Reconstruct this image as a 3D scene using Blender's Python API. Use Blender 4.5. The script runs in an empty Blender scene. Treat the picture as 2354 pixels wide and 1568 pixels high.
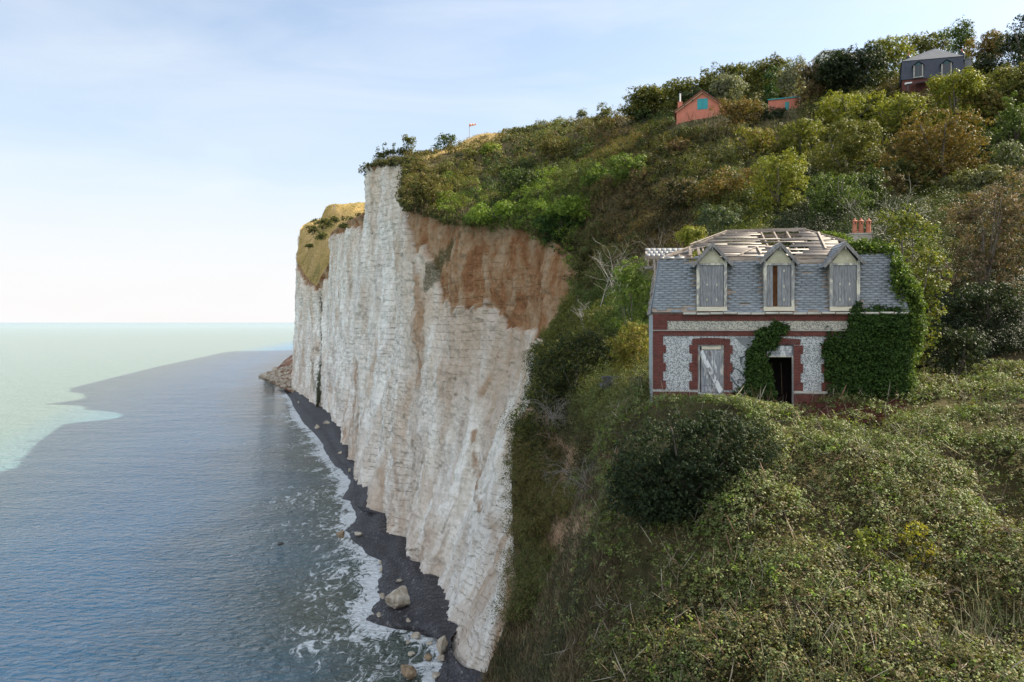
import bpy, bmesh, math, random
import numpy as np
from mathutils import Vector, Matrix
R = math.radians
S = bpy.context.scene
COL = S.collection
# ------------------------------------------------------------------ camera, sky, sun, exposure
F = 1600.0; CX = 1176.5; HY = 741.0          # photo seen 2353 px wide: focal length, centre, horizon row
cam = bpy.data.cameras.new('camera'); camo = bpy.data.objects.new('camera', cam); COL.objects.link(camo)
camo.rotation_euler = (R(90), 0, 0); cam.sensor_width = 36; cam.lens = 36*F/2353
cam.shift_y = -(784-HY)/2353; cam.clip_start = 0.1; cam.clip_end = 400000
S.camera = camo
S.view_settings.view_transform = 'Standard'; S.view_settings.look = 'None'
S.view_settings.exposure = 1.28; S.view_settings.gamma = 1
SUN_EL = 38.0; SUN_DIR = (0.93, 0.36)       # towards the sun: right of the picture and a little beyond
sd = Vector((SUN_DIR[0], SUN_DIR[1], 0)).normalized()*math.cos(R(SUN_EL)); sd.z = math.sin(R(SUN_EL))
sun = bpy.data.lights.new('sun', 'SUN'); sun.energy = 5.0; sun.angle = R(0.5); sun.color = (1.0, 0.89, 0.70)
suno = bpy.data.objects.new('sun', sun); COL.objects.link(suno)
suno.rotation_euler = sd.to_track_quat('Z', 'Y').to_euler()
W = bpy.data.worlds.new('World'); S.world = W; W.use_nodes = True
nt = W.node_tree; nt.nodes.clear()
def N(nt, typ, **kw):
    n = nt.nodes.new(typ)
    for k, v in kw.items():
        if k.startswith('i_'):
            key = k[2:]
            key = int(key) if key.isdigit() else key.replace('_', ' ')
            n.inputs[key].default_value = v
        else: setattr(n, k, v)
    return n
sky = N(nt, 'ShaderNodeTexSky', sky_type='NISHITA', sun_disc=False, sun_elevation=R(SUN_EL),
        sun_rotation=math.atan2(SUN_DIR[0], SUN_DIR[1]), altitude=50, air_density=1.0, dust_density=1.2, ozone_density=1.6)
geo = N(nt, 'ShaderNodeTexCoord')
# thin high cloud, by direction
mp = N(nt, 'ShaderNodeMapping'); mp.inputs['Scale'].default_value = (1.3, 1.0, 6.0); mp.inputs['Rotation'].default_value = (0.0, 0.25, 0.2)
nt.links.new(geo.outputs['Generated'], mp.inputs['Vector'])
cn = N(nt, 'ShaderNodeTexNoise', i_Scale=1.6, i_Detail=7.0, i_Roughness=0.55, i_Distortion=0.6); nt.links.new(mp.outputs[0], cn.inputs['Vector'])
cr = N(nt, 'ShaderNodeMapRange', i_1=0.42, i_2=0.78, i_3=0.0, i_4=0.42); nt.links.new(cn.outputs[0], cr.inputs[0])
sx = N(nt, 'ShaderNodeSeparateXYZ'); nt.links.new(geo.outputs['Generated'], sx.inputs[0])
hz = N(nt, 'ShaderNodeMapRange', i_1=0.0, i_2=0.52, i_3=1.0, i_4=0.0); hz.interpolation_type = 'SMOOTHSTEP'; nt.links.new(sx.outputs[2], hz.inputs[0])
h2 = N(nt, 'ShaderNodeMapRange', i_1=0.0, i_2=1.0, i_3=0.22, i_4=0.85); nt.links.new(hz.outputs[0], h2.inputs[0])
mx1 = N(nt, 'ShaderNodeMix', data_type='RGBA'); nt.links.new(h2.outputs[0], mx1.inputs['Factor'])
nt.links.new(sky.outputs[0], mx1.inputs['A']); mx1.inputs['B'].default_value = (3.75, 4.2, 4.6, 1)
lo = N(nt, 'ShaderNodeMapRange', i_1=0.0, i_2=0.24, i_3=0.9, i_4=0.0); lo.interpolation_type = 'SMOOTHSTEP'; nt.links.new(sx.outputs[2], lo.inputs[0])   # pale warm band on the horizon
mx0 = N(nt, 'ShaderNodeMix', data_type='RGBA'); nt.links.new(lo.outputs[0], mx0.inputs['Factor']); nt.links.new(mx1.outputs['Result'], mx0.inputs['A']); mx0.inputs['B'].default_value = (4.5, 4.35, 4.3, 1)
mx2 = N(nt, 'ShaderNodeMix', data_type='RGBA'); nt.links.new(cr.outputs[0], mx2.inputs['Factor'])
nt.links.new(mx0.outputs['Result'], mx2.inputs['A']); mx2.inputs['B'].default_value = (4.6, 4.75, 4.95, 1)
bk = N(nt, 'ShaderNodeMapRange', i_1=0.05, i_2=-0.55, i_3=0.0, i_4=1.0); bk.interpolation_type = 'SMOOTHSTEP'; nt.links.new(sx.outputs[1], bk.inputs[0])   # added fill: unseen sky behind the viewer brightened to lift the shade
mx3 = N(nt, 'ShaderNodeMix', data_type='RGBA'); nt.links.new(bk.outputs[0], mx3.inputs['Factor']); nt.links.new(mx2.outputs['Result'], mx3.inputs['A']); mx3.inputs['B'].default_value = (6.3, 6.6, 7.1, 1)
bg = N(nt, 'ShaderNodeBackground', i_Strength=0.092); nt.links.new(mx3.outputs['Result'], bg.inputs[0])
wo = N(nt, 'ShaderNodeOutputWorld'); nt.links.new(bg.outputs[0], wo.inputs[0])
S.cycles.max_bounces = 6; S.cycles.diffuse_bounces = 3; S.cycles.glossy_bounces = 2; S.cycles.transmission_bounces = 3
S.cycles.use_denoising = True
# ------------------------------------------------------------------ helpers
def P(px, py, d):                            # point seen at that photo position, d metres ahead
    return np.array(((px-CX)/F*d, d, (HY-py)/F*d))
def tag(o, label=None, cat=None, group=None, kind=None):
    if label: o['label'] = label
    if cat: o['category'] = cat
    if group: o['group'] = group
    if kind: o['kind'] = kind
    return o
def empty(name, loc=(0, 0, 0), rz=0.0):
    o = bpy.data.objects.new(name, None); COL.objects.link(o); o.location = loc; o.rotation_euler = (0, 0, rz)
    o.empty_display_size = 0.3
    return o
def mesh_np(name, V, Fc, mat, parent=None, attrs=None, smooth=False):
    V = np.asarray(V, np.float32); Fc = np.asarray(Fc, np.int32)
    me = bpy.data.meshes.new(name); k = Fc.shape[1]
    me.vertices.add(len(V)); me.vertices.foreach_set('co', V.ravel())
    me.loops.add(Fc.size); me.loops.foreach_set('vertex_index', Fc.ravel())
    me.polygons.add(len(Fc)); me.polygons.foreach_set('loop_start', np.arange(0, Fc.size, k, dtype=np.int32))
    me.update(calc_edges=True)
    if smooth: me.polygons.foreach_set('use_smooth', np.ones(len(Fc), bool))
    for an, (dom, dat) in (attrs or {}).items():
        dat = np.asarray(dat, np.float32)
        if dat.ndim == 2:
            a = me.attributes.new(an, 'FLOAT_COLOR', dom)
            if dat.shape[1] == 3: dat = np.concatenate([dat, np.ones((len(dat), 1), np.float32)], 1)
            a.data.foreach_set('color', dat.ravel())
        else:
            a = me.attributes.new(an, 'FLOAT', dom); a.data.foreach_set('value', dat)
    me.materials.append(mat); me.validate()
    o = bpy.data.objects.new(name, me); COL.objects.link(o)
    if parent: o.parent = parent
    return o
class MB:
    def __init__(s): s.v = []; s.f = []
    def add(s, vs, fs):
        n = len(s.v); s.v += [tuple(v) for v in vs]; s.f += [tuple(i+n for i in f) for f in fs]
    def box(s, x0, x1, y0, y1, z0, z1, M=None):
        vs = [Vector((x, y, z)) for z in (z0, z1) for y in (y0, y1) for x in (x0, x1)]
        if M is not None: vs = [M @ v for v in vs]
        s.add(vs, [(0, 2, 3, 1), (4, 5, 7, 6), (0, 1, 5, 4), (2, 6, 7, 3), (0, 4, 6, 2), (1, 3, 7, 5)])
    def bar(s, a, b, w, h, up=(0, 0, 1), w2=None):
        a, b = Vector(a), Vector(b); t = (b-a).normalized(); u = Vector(up)
        sv = t.cross(u); sv = sv.normalized() if sv.length > 1e-4 else Vector((1, 0, 0)); u = sv.cross(t).normalized()
        w2 = w if w2 is None else w2
        vs = []
        for p, ww in ((a, w), (b, w2)):
            for i, j in ((-1, -1), (1, -1), (1, 1), (-1, 1)): vs.append(p + sv*(i*ww/2) + u*(j*h/2))
        s.add(vs, [(0, 1, 2, 3), (7, 6, 5, 4), (0, 4, 5, 1), (1, 5, 6, 2), (2, 6, 7, 3), (3, 7, 4, 0)])
    def prism(s, pts, y0, y1):              # polygon in x,z pulled along y
        n = len(pts); vs = [(x, y0, z) for x, z in pts] + [(x, y1, z) for x, z in pts]
        s.add(vs, [tuple(range(n)), tuple(range(2*n-1, n-1, -1))] + [(i, i+n, (i+1) % n+n, (i+1) % n) for i in range(n)])
    def slab(s, q, th):                     # quad (4 points) given thickness th along minus its normal
        q = [Vector(p) for p in q]; nn = (q[1]-q[0]).cross(q[3]-q[0]).normalized()
        vs = q + [p - nn*th for p in q]
        s.add(vs, [(0, 1, 2, 3), (7, 6, 5, 4), (0, 4, 5, 1), (1, 5, 6, 2), (2, 6, 7, 3), (3, 7, 4, 0)])
    def lathe(s, prof, n=14, c=(0, 0, 0)):
        m = len(prof); vs = []
        for r, z in prof:
            for k in range(n):
                a = 2*math.pi*k/n; vs.append((c[0]+r*math.cos(a), c[1]+r*math.sin(a), c[2]+z))
        fs = [(i*n+k, i*n+(k+1) % n, (i+1)*n+(k+1) % n, (i+1)*n+k) for i in range(m-1) for k in range(n)]
        fs += [tuple(range(n-1, -1, -1)), tuple((m-1)*n+k for k in range(n))]
        s.add(vs, fs)
    def tube(s, pts, r0, r1=None, n=5):
        r1 = r0 if r1 is None else r1; pts = [Vector(p) for p in pts]; m = len(pts); vs = []
        for i, p in enumerate(pts):
            t = (pts[min(i+1, m-1)] - pts[max(i-1, 0)]).normalized()
            a = t.cross(Vector((0.3, 0.2, 1))); a = a.normalized() if a.length > 1e-3 else Vector((1, 0, 0)); b = t.cross(a)
            r = r0+(r1-r0)*i/max(m-1, 1)
            for k in range(n):
                an = 2*math.pi*k/n; vs.append(p + a*(r*math.cos(an)) + b*(r*math.sin(an)))
        fs = [(i*n+k, i*n+(k+1) % n, (i+1)*n+(k+1) % n, (i+1)*n+k) for i in range(m-1) for k in range(n)]
        fs += [tuple(range(n-1, -1, -1)), tuple((m-1)*n+k for k in range(n))]
        s.add(vs, fs)
    def build(s, name, mat, parent=None, jitter=None, smooth=False):
        me = bpy.data.meshes.new(name); me.from_pydata(s.v, [], s.f); me.materials.append(mat); me.update()
        if smooth:
            for p in me.polygons: p.use_smooth = True
        o = bpy.data.objects.new(name, me); COL.objects.link(o)
        if parent: o.parent = parent
        return o
# value noise in numpy
def _h(ix, iy, iz, seed):
    n = (ix.astype(np.int64)*374761393 + iy.astype(np.int64)*668265263 + iz.astype(np.int64)*1274126177 + seed*69069) & 0xffffffff
    n = ((n ^ (n >> 13))*1274126177) & 0xffffffff; n = ((n ^ (n >> 16))*2246822519) & 0xffffffff
    return ((n ^ (n >> 15)) & 0xffffff)/float(0xffffff)
def vnoise(x, y, z, seed=0):
    x, y, z = np.broadcast_arrays(np.asarray(x, float), np.asarray(y, float), np.asarray(z, float))
    ix, iy, iz = np.floor(x), np.floor(y), np.floor(z); fx, fy, fz = x-ix, y-iy, z-iz
    fx, fy, fz = [f*f*(3-2*f) for f in (fx, fy, fz)]; r = 0
    for a in (0, 1):
        for b in (0, 1):
            for c in (0, 1):
                w = (fx if a else 1-fx)*(fy if b else 1-fy)*(fz if c else 1-fz)
                r = r + w*_h(ix+a, iy+b, iz+c, seed)
    return r*2-1
def fbm(x, y, z, oct=4, seed=0, lac=2.03, gain=0.5):
    s = 0; a = 1; t = 0
    for i in range(oct):
        s = s + a*vnoise(x, y, z, seed+i*17); t += a; a *= gain; x, y, z = np.asarray(x)*lac, np.asarray(y)*lac, np.asarray(z)*lac
    return s/t
def sstep(a, b, x): t = np.clip((np.asarray(x, float)-a)/(b-a), 0, 1); return t*t*(3-2*t)
# ------------------------------------------------------------------ materials
def newmat(name):
    m = bpy.data.materials.new(name); m.use_nodes = True; nt = m.node_tree; nt.nodes.clear()
    out = N(nt, 'ShaderNodeOutputMaterial'); b = N(nt, 'ShaderNodeBsdfPrincipled'); nt.links.new(b.outputs[0], out.inputs[0])
    return m, nt, b, out
def ramp(nt, stops, src=None, interp='LINEAR'):
    r = N(nt, 'ShaderNodeValToRGB'); r.color_ramp.interpolation = interp; e = r.color_ramp.elements
    while len(e) < len(stops): e.new(0.5)
    for k, (p, c) in enumerate(stops): e[k].position = p; e[k].color = (*c, 1) if len(c) == 3 else c
    if src is not None: nt.links.new(src, r.inputs[0])
    return r
def noise(nt, vec, scale, detail=5, rough=0.55, dist=0.0, sc=None, rot=None):
    if sc is not None or rot is not None:
        m = N(nt, 'ShaderNodeMapping')
        if sc is not None: m.inputs['Scale'].default_value = sc
        if rot is not None: m.inputs['Rotation'].default_value = rot
        nt.links.new(vec, m.inputs['Vector']); vec = m.outputs[0]
    n = N(nt, 'ShaderNodeTexNoise', i_Scale=scale, i_Detail=detail, i_Roughness=rough, i_Distortion=dist)
    nt.links.new(vec, n.inputs['Vector']); return n
def mix(nt, f, a, b, blend='MIX'):
    m = N(nt, 'ShaderNodeMix', data_type='RGBA', blend_type=blend)
    for sock, v in (('Factor', f), ('A', a), ('B', b)):
        s_ = m.inputs[sock] if sock != 'Factor' else m.inputs[0]
        if sock == 'A': s_ = m.inputs[6]
        if sock == 'B': s_ = m.inputs[7]
        if isinstance(v, (int, float)): s_.default_value = v
        elif isinstance(v, tuple): s_.default_value = (*v, 1) if len(v) == 3 else v
        else: nt.links.new(v, s_)
    return m.outputs[2]
def mrange(nt, src, a, b, c=0.0, d=1.0):
    n = N(nt, 'ShaderNodeMapRange', i_1=a, i_2=b, i_3=c, i_4=d); nt.links.new(src, n.inputs[0]); return n.outputs[0]
def math2(nt, op, a, b):
    n = N(nt, 'ShaderNodeMath', operation=op)
    for i, v in enumerate((a, b)):
        if isinstance(v, (int, float)): n.inputs[i].default_value = v
        else: nt.links.new(v, n.inputs[i])
    return n.outputs[0]
def bump(nt, b, h, strength, dist=0.05, normal=None):
    n = N(nt, 'ShaderNodeBump', i_Strength=strength, i_Distance=dist); nt.links.new(h, n.inputs['Height'])
    if normal is not None: nt.links.new(normal, n.inputs['Normal'])
    nt.links.new(n.outputs[0], b.inputs['Normal']); return n.outputs[0]
def attr(nt, name):
    a = N(nt, 'ShaderNodeAttribute'); a.attribute_name = name; return a
def mat_noise(name, cols, scale=3.0, rough=0.8, bstr=0.3, sc=None, detail=6, bd=0.03, pos=(0.3, 0.7)):
    m, nt, b, _ = newmat(name); co = N(nt, 'ShaderNodeTexCoord').outputs['Object']
    n = noise(nt, co, scale, detail, 0.6, 0.3, sc)
    st = [(pos[0]+(pos[1]-pos[0])*k/(len(cols)-1), c) for k, c in enumerate(cols)]
    r = ramp(nt, st, n.outputs[0]); nt.links.new(r.outputs[0], b.inputs['Base Color']); b.inputs['Roughness'].default_value = rough
    n2 = noise(nt, co, scale*4, 4, 0.6, 0, sc)
    if bstr: bump(nt, b, n2.outputs[0], bstr, bd)
    return m
def leaf_mat():
    m, nt, b, out = newmat('leaf'); a = attr(nt, 'col')
    nt.links.new(a.outputs['Color'], b.inputs['Base Color']); b.inputs['Roughness'].default_value = 0.55
    b.inputs['Specular IOR Level'].default_value = 0.14
    tr = N(nt, 'ShaderNodeBsdfTranslucent'); c2 = mix(nt, 1.0, a.outputs['Color'], (1.25, 1.3, 0.5), 'MULTIPLY'); nt.links.new(c2, tr.inputs[0])
    ms = N(nt, 'ShaderNodeMixShader', i_0=0.27); nt.links.new(b.outputs[0], ms.inputs[1]); nt.links.new(tr.outputs[0], ms.inputs[2])
    nt.links.new(ms.outputs[0], out.inputs[0]); return m
def matte_leaf():
    m, nt, b, out = newmat('dry_stem'); a = attr(nt, 'col'); nt.links.new(a.outputs['Color'], b.inputs['Base Color']); b.inputs['Roughness'].default_value = 0.9
    return m
LEAF = leaf_mat(); DRY = matte_leaf()
# ------------------------------------------------------------------ the coast in plan: cliff top (photo x, y, depth) and cliff foot
WP = lambda x, y, z: np.array((float(x), float(y), float(z)))
ZF = -48.6; ZS = -50.0
def FT(px, py): return P(px, py, -ZF*F/(py-HY))
def WT(px, py): return P(px, py, -ZS*F/(py-HY))
PAIRS = [  # top, foot, thickness of the brown soil under the rim, set-back curve
 (WP(-330,1250,80), WP(-352,1250,ZF), 3), (WP(-235,850,88), WP(-262,850,ZF), 3), (P(722,507,610), FT(700,842), 3), (P(697,517,585), FT(689,858), 3), (P(690,528,565), FT(684,868), 3), (P(686,562,540), FT(678,880), 3),
 (P(681,598,512), FT(672,896), 5), (P(690,612,500), FT(683,902), 8), (P(701,632,480), FT(695,908), 7), (P(712,645,455), FT(712,920), 4), (P(727,657,432), FT(727,937), 2),
 (P(737,636,420), FT(738,934), 6), (P(748,618,412), FT(750,942), 7), (P(758,600,400), FT(757,948), 5),(P(759,537,388), FT(764,952), 4),
 (P(775,524,360), FT(770,975), 5), (P(795,510,335), FT(780,1003), 5), (P(835,491,305), FT(792,1024), 5), (P(878,470,284), FT(812,1022), 5),
 (P(872,430,264), FT(814,1034), 4), (P(838,384,248), FT(797,1057), 2.0), (P(862,378,241), FT(818,1062), 2.0), (P(885,374,236), FT(824,1080), 2),
 (P(915,372,228), FT(832,1114), 2.5), (P(944,369,221), FT(866,1129), 3), (P(932,405,208), FT(836,1170), 5), (P(925,445,196), FT(887,1183), 6),
 (P(930,472,182), FT(880,1229), 14), (P(985,484,170), FT(931,1237), 17), (P(1030,500,159), FT(924,1283), 14), (P(1060,507,151), FT(954,1296), 17),
 (P(1130,514,141), FT(967,1321), 20), (P(1205,512,133), FT(996,1327), 21), (P(1262,548,123), FT(993,1414), 18), (P(1332,602,115), FT(1019,1440), 17),
 (P(1322,690,107), FT(1017,1465), 12), (P(1302,745,102), FT(1038,1511), 9), (P(1262,778,97.5), FT(1060,1535), 6), (P(1228,805,93), FT(1113,1551), 4),
 (P(1230,850,85), WP(2.2,88,ZF), 4), (P(1240,890,75), WP(4,78,ZF), 4), (P(1218,925,65), WP(3.5,66,ZF), 5), (P(1186,978,56), WP(2,57,ZF), 6),
 (P(1175,1100,49), WP(1.5,50,ZF), 8), (P(1181,1250,44), WP(1.5,44,ZF), 8), (P(1190,1340,40), WP(1.5,39,ZF), 8), (P(1152,1460,35.5), WP(-1.5,34,ZF), 8),
 (P(1106,1575,31), WP(-4,30,ZF), 8), (WP(-3,22,-17), WP(-9,22,ZF), 8), (WP(-6,5,-18), WP(-12,5,ZF), 8), (WP(-8,-30,-18), WP(-14,-30,ZF), 8)]
TOP = np.array([p[0] for p in PAIRS]); FOOT = np.array([p[1] for p in PAIRS]); SOIL = np.array([p[2] for p in PAIRS], float)
CTRL = [(6,31,-4.1),(17,29,-4.2),(7.5,38,-3.6),(18,37,-3.3),(6,26,-4.8),(12,26.5,-4.8),(12,34,-3.9),
 (30,10,-8.5),(20,0,-10),(5,5,-13.5),(40,30,-3),(60,0,-7),(100,-40,-8),(200,-60,-8),(220,60,20),(220,200,60),(2,-20,-15),
 (100,300,75),(0,330,74),(200,300,78),(160,210,66),(-20,400,72),(-60,400,58),(-180,1250,92),(-100,800,92),(100,700,88),(250,500,90),(60,500,85)]
for px, py, d, h in [(1800,930,26,.8),(2353,960,26,.8),(1800,1100,22,.8),(2200,1100,22.5,.8),(1800,1300,18.5,.8),(2353,1300,19,.8),
 (1800,1568,15,.8),(2353,1568,15.5,.8),(1400,1250,24,.5),(1350,1050,33,.3),(1450,950,30,.6),(1280,1000,43,.3),(1320,1150,33,.3),(1300,1300,29,.3),
 (1300,1568,21,.5),(1200,1500,28,.3),(1250,1200,40,.3),(1400,885,42,.3),(1300,860,55,0),(1450,800,50,1.5),(1400,700,68,1.5),(1360,620,88,1),
 (1600,560,55,2.5),(1900,480,55,3),(2200,700,40,1.2),(2353,600,45,3),(2353,850,33,.6),(2353,400,60,3.5),(1500,450,100,2.5),(1380,470,115,1.5),
 (1700,400,90,2.5),(2100,400,75,4),(2353,250,90,4),(1900,300,105,4),(2300,150,125,5),(2140,200,112,0),(1600,266,135,0),(1820,256,137,0),
 (1750,180,165,5),(1500,235,200,3),(1250,288,245,.6),(1300,380,180,2),(1100,400,190,1.5),(1100,335,250,.6),(1090,314,275,0),(950,352,240,.5),
 (1000,430,200,1),(2000,130,170,6),(738,580,465,0),(800,500,470,0),(745,482,485,0),(833,482,480,0),(770,530,450,0),(712,560,515,0),(700,520,560,0),
 (725,612,460,0),(715,540,530,0)]:
    q = P(px, py, d); q[2] -= h; CTRL.append(tuple(q))
CP = np.array(list(map(tuple, TOP)) + CTRL)
def _k(d): return np.sqrt(d*d+9.0)
_D = np.hypot(CP[:, None, 0]-CP[None, :, 0], CP[:, None, 1]-CP[None, :, 1]); n_ = len(CP)
_A = np.zeros((n_+3, n_+3)); _A[:n_, :n_] = _k(_D) + np.eye(n_)*-0.5; _A[:n_, n_] = 1; _A[n_, :n_] = 1
_A[:n_, n_+1:] = CP[:, :2]; _A[n_+1:, :n_] = CP[:, :2].T
_W = np.linalg.solve(_A, np.concatenate([CP[:, 2], [0, 0, 0]]))
def ground(x, y):
    x = np.atleast_1d(np.asarray(x, float)); y = np.atleast_1d(np.asarray(y, float)); sh = x.shape; x = x.ravel(); y = y.ravel(); out = np.empty(len(x))
    for i in range(0, len(x), 20000):
        a, b = x[i:i+20000], y[i:i+20000]
        out[i:i+20000] = _k(np.hypot(a[:, None]-CP[None, :, 0], b[:, None]-CP[None, :, 1])) @ _W[:n_] + _W[n_] + _W[n_+1]*a + _W[n_+2]*b
    return out.reshape(sh)
# fine columns along the coast
seg = np.hypot(*(np.diff(FOOT[:, :2], axis=0).T)) + np.hypot(*(np.diff(TOP[:, :2], axis=0).T))
vis = 1600/np.maximum(0.5*(TOP[1:, 1]+TOP[:-1, 1]), 30)          # more columns where they show larger
cnt = np.clip((seg*0.5*vis/2.2), 6, 60).astype(int)
tt = np.concatenate([np.linspace(i, i+1, c, endpoint=False) for i, c in enumerate(cnt)] + [[len(cnt)]])
def interp_cols(A, t, sharp=0.55):
    i = np.clip(np.floor(t).astype(int), 0, len(A)-2); f = t-i
    lin = A[i]*(1-f)[:, None] + A[i+1]*f[:, None]
    a0 = A[np.clip(i-1, 0, len(A)-1)]; a3 = A[np.clip(i+2, 0, len(A)-1)]; a1 = A[i]; a2 = A[i+1]; f = f[:, None]
    cr = 0.5*((2*a1) + (-a0+a2)*f + (2*a0-5*a1+4*a2-a3)*f*f + (-a0+3*a1-3*a2+a3)*f**3)
    return lin*sharp + cr*(1-sharp)
T = interp_cols(TOP, tt, 0.8); Fo = interp_cols(FOOT, tt, 0.75); Fo[:, 2] = ZF; so = np.interp(tt, np.arange(len(SOIL)), SOIL)
nc = len(tt); nr = 300
v = np.linspace(0, 1, nr)                                        # 0 top ... 1 foot
V_, U_ = np.meshgrid(v, np.arange(nc))
g = V_ + 0.10*np.sin(V_*math.pi)*(1-0.3*V_)                      # steep upper wall, apron at the foot
g = V_*0.35 + 0.65*V_**2.2
hx = T[:, None, 0]*(1-g) + Fo[:, None, 0]*g; hy = T[:, None, 1]*(1-g) + Fo[:, None, 1]*g
hz_ = T[:, None, 2]*(1-V_) + (ZF-3.0)*V_
tg = np.gradient(Fo[:, :2]+T[:, :2], axis=0)
k = np.ones(25)/25; tg = np.stack([np.convolve(np.pad(tg[:, i], 12, 'edge'), k, 'valid') for i in (0, 1)], 1)
tg /= np.linalg.norm(tg, axis=1)[:, None]; nx, ny = tg[:, 1]*1.0, -tg[:, 0]     # seaward normal
if (nx[nc//2]*1.0) > 0: nx, ny = -nx, -ny
s_along = np.concatenate([[0], np.cumsum(np.hypot(*(np.diff(Fo[:, :2]+T[:, :2], axis=0).T))*0.5)])[:, None]
env = sstep(0, .03, V_)
sa = s_along + 0*V_
warp = sa + 2.2*fbm(hx*.05, hy*.05, hz_*.05, 3, 5)
fl = 1-np.abs(fbm(warp*.055, 0*sa, hz_*.010, 3, 11))*2.0         # ridged buttresses
fl2 = 1-np.abs(fbm(warp*.33, 0*sa+3, hz_*.03, 3, 31))*2.0
rock = fbm(hx*.35, hy*.35, hz_*.6, 5, 21)
fine = fbm(hx*1.3, hy*1.3, hz_*2.6, 3, 77)
ledge = np.abs(((hz_*.56 + 0.35*fbm(hx*.06, hy*.06, hz_*.1, 3, 41)) % 1)-0.5)*2
blk = np.round(fbm(sa*.09, 0*sa+2, hz_*.045, 3, 87)*6)/6*2.4 + np.round(fbm(sa*.32, 0*sa+5, hz_*.10, 3, 88)*5)/5*.8
soilth = so[:, None]*(1 + 0.35*fbm(sa*.11, 0*sa, hz_*.04, 4, 55)) + 4.2*fbm(sa*.35, 0*sa+8, hz_*.06, 4, 56) + 2.6*fbm(hx*.9, hy*.9, hz_*.35, 3, 57)
depth_below = (T[:, None, 2]-hz_)
soil = sstep(.8, -.8, depth_below-soilth)
cpx = CX+F*hx/np.maximum(hy, 5); cpy = HY-F*hz_/np.maximum(hy, 5)
def pdist(px, py, pl):
    r = np.full(px.shape, 1e9)
    for (x0, y0), (x1, y1) in zip(pl, pl[1:]):
        t = np.clip(((px-x0)*(x1-x0)+(py-y0)*(y1-y0))/((x1-x0)**2+(y1-y0)**2), 0, 1); r = np.minimum(r, np.hypot(px-x0-t*(x1-x0), py-y0-t*(y1-y0)))
    return r
yb_ = np.interp(cpx, [925, 935, 955, 992, 1000, 1010, 1076, 1116, 1146, 1208, 1263, 1345], [500, 552, 576, 600, 650, 705, 713, 713, 742, 762, 784, 792])
bnz = 20*fbm(sa*.30, 0*sa, hz_*.10, 4, 201)+13*fbm(hx*.9, hy*.9, hz_*.9, 4, 202)
tsel = ((tt > 26.2) & (tt < 38.6))[:, None] & (cpx > 905)
soil = np.where(tsel, sstep(5, -5, cpy-yb_-bnz*1.4), soil)
sn_ = 16*fbm(sa*.35, 0*sa, hz_*.05, 4, 203)+9*fbm(hx*.8, hy*.8, hz_*.5, 3, 204)
stain = np.zeros_like(cpx)
for pl, wd, am in [([(962,640),(975,720),(968,800),(965,880)],20,1), ([(1135,800),(1120,860),(1098,900)],20,.9), ([(1165,770),(1165,830)],26,.8), ([(1088,1000),(1095,1080),(1103,1180)],8,1), ([(818,830),(822,920),(815,1000)],11,.9),
   ([(778,880),(790,960),(800,1005)],9,.7), ([(870,1080),(878,1150),(870,1190)],16,.6), ([(960,1000),(945,1150),(950,1290)],20,.5), ([(700,800),(694,880)],8,.5), ([(1180,1250),(1172,1380),(1125,1530)],22,1.1), ([(1030,900),(1020,980)],16,.4), ([(905,1090),(925,1220)],14,.5), ([(800,560),(808,680)],18,.35), ([(1130,1180),(1150,1300)],14,.5), ([(838,560),(850,760)],6,.3), ([(940,560),(955,640)],14,.8)]:
    stain = np.maximum(stain, am*sstep(wd, -wd*.3, pdist(cpx, cpy, pl)+sn_))
stain = np.maximum(stain, (.30+.30*V_)*sstep(26.0, 30, tt)[:, None]*sstep(.02, .35, fbm(sa*.10, 0*sa, hz_*.022, 4, 206)+.10))
stain = np.maximum(stain, .38*sstep(.75, 1.0, V_)*sstep(-.2, .3, fbm(sa*.12, 0*sa, hz_*.06, 3, 207)))
weeds = np.maximum(sstep(20, 2, pdist(cpx, cpy, [(1058,530),(1020,570),(995,610),(990,655)])+sn_), .8*sstep(9, 0, pdist(cpx, cpy, [(722,800),(735,820),(716,850),(726,905)])+sn_*.6))
amp = (0.35+0.65*sstep(0, .25, V_))
disp = env*((fl-.4)*(.45+1.3*fbm(sa*.03, 0*sa, hz_*.01, 2, 19))*amp + blk*.75*(1-.7*soil) + (fl2-.4)*0.22*amp*(1-.6*soil) + rock*0.40 + fine*0.16 - (ledge > .9)*0.07*(1-soil) + soil*(-0.6 + 1.3*fbm(hx*.15, hy*.15, hz_*.10, 5, 91) - .9*np.abs(fbm(sa*.5, 0*sa, hz_*.07, 3, 92))))
disp *= np.clip(hy/90, .5, 1.6)
near = sstep(60, 90, T[:, 1])[:, None]
disp = disp*(0.35+0.65*near)
X = hx + nx[:, None]*disp; Y = hy + ny[:, None]*disp; Z = hz_.copy()
drip = sstep(.25, .75, fbm(sa*.22, 0*sa+1, hz_*.022, 4, 61)*.5+.5 + .34*sstep(30, 0, depth_below-soilth) - .17)
Vc = np.stack([X, Y, Z], -1).reshape(-1, 3)
idx = np.arange(nc*nr).reshape(nc, nr)
Fc = np.stack([idx[:-1, :-1], idx[:-1, 1:], idx[1:, 1:], idx[1:, :-1]], -1).reshape(-1, 4)
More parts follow.
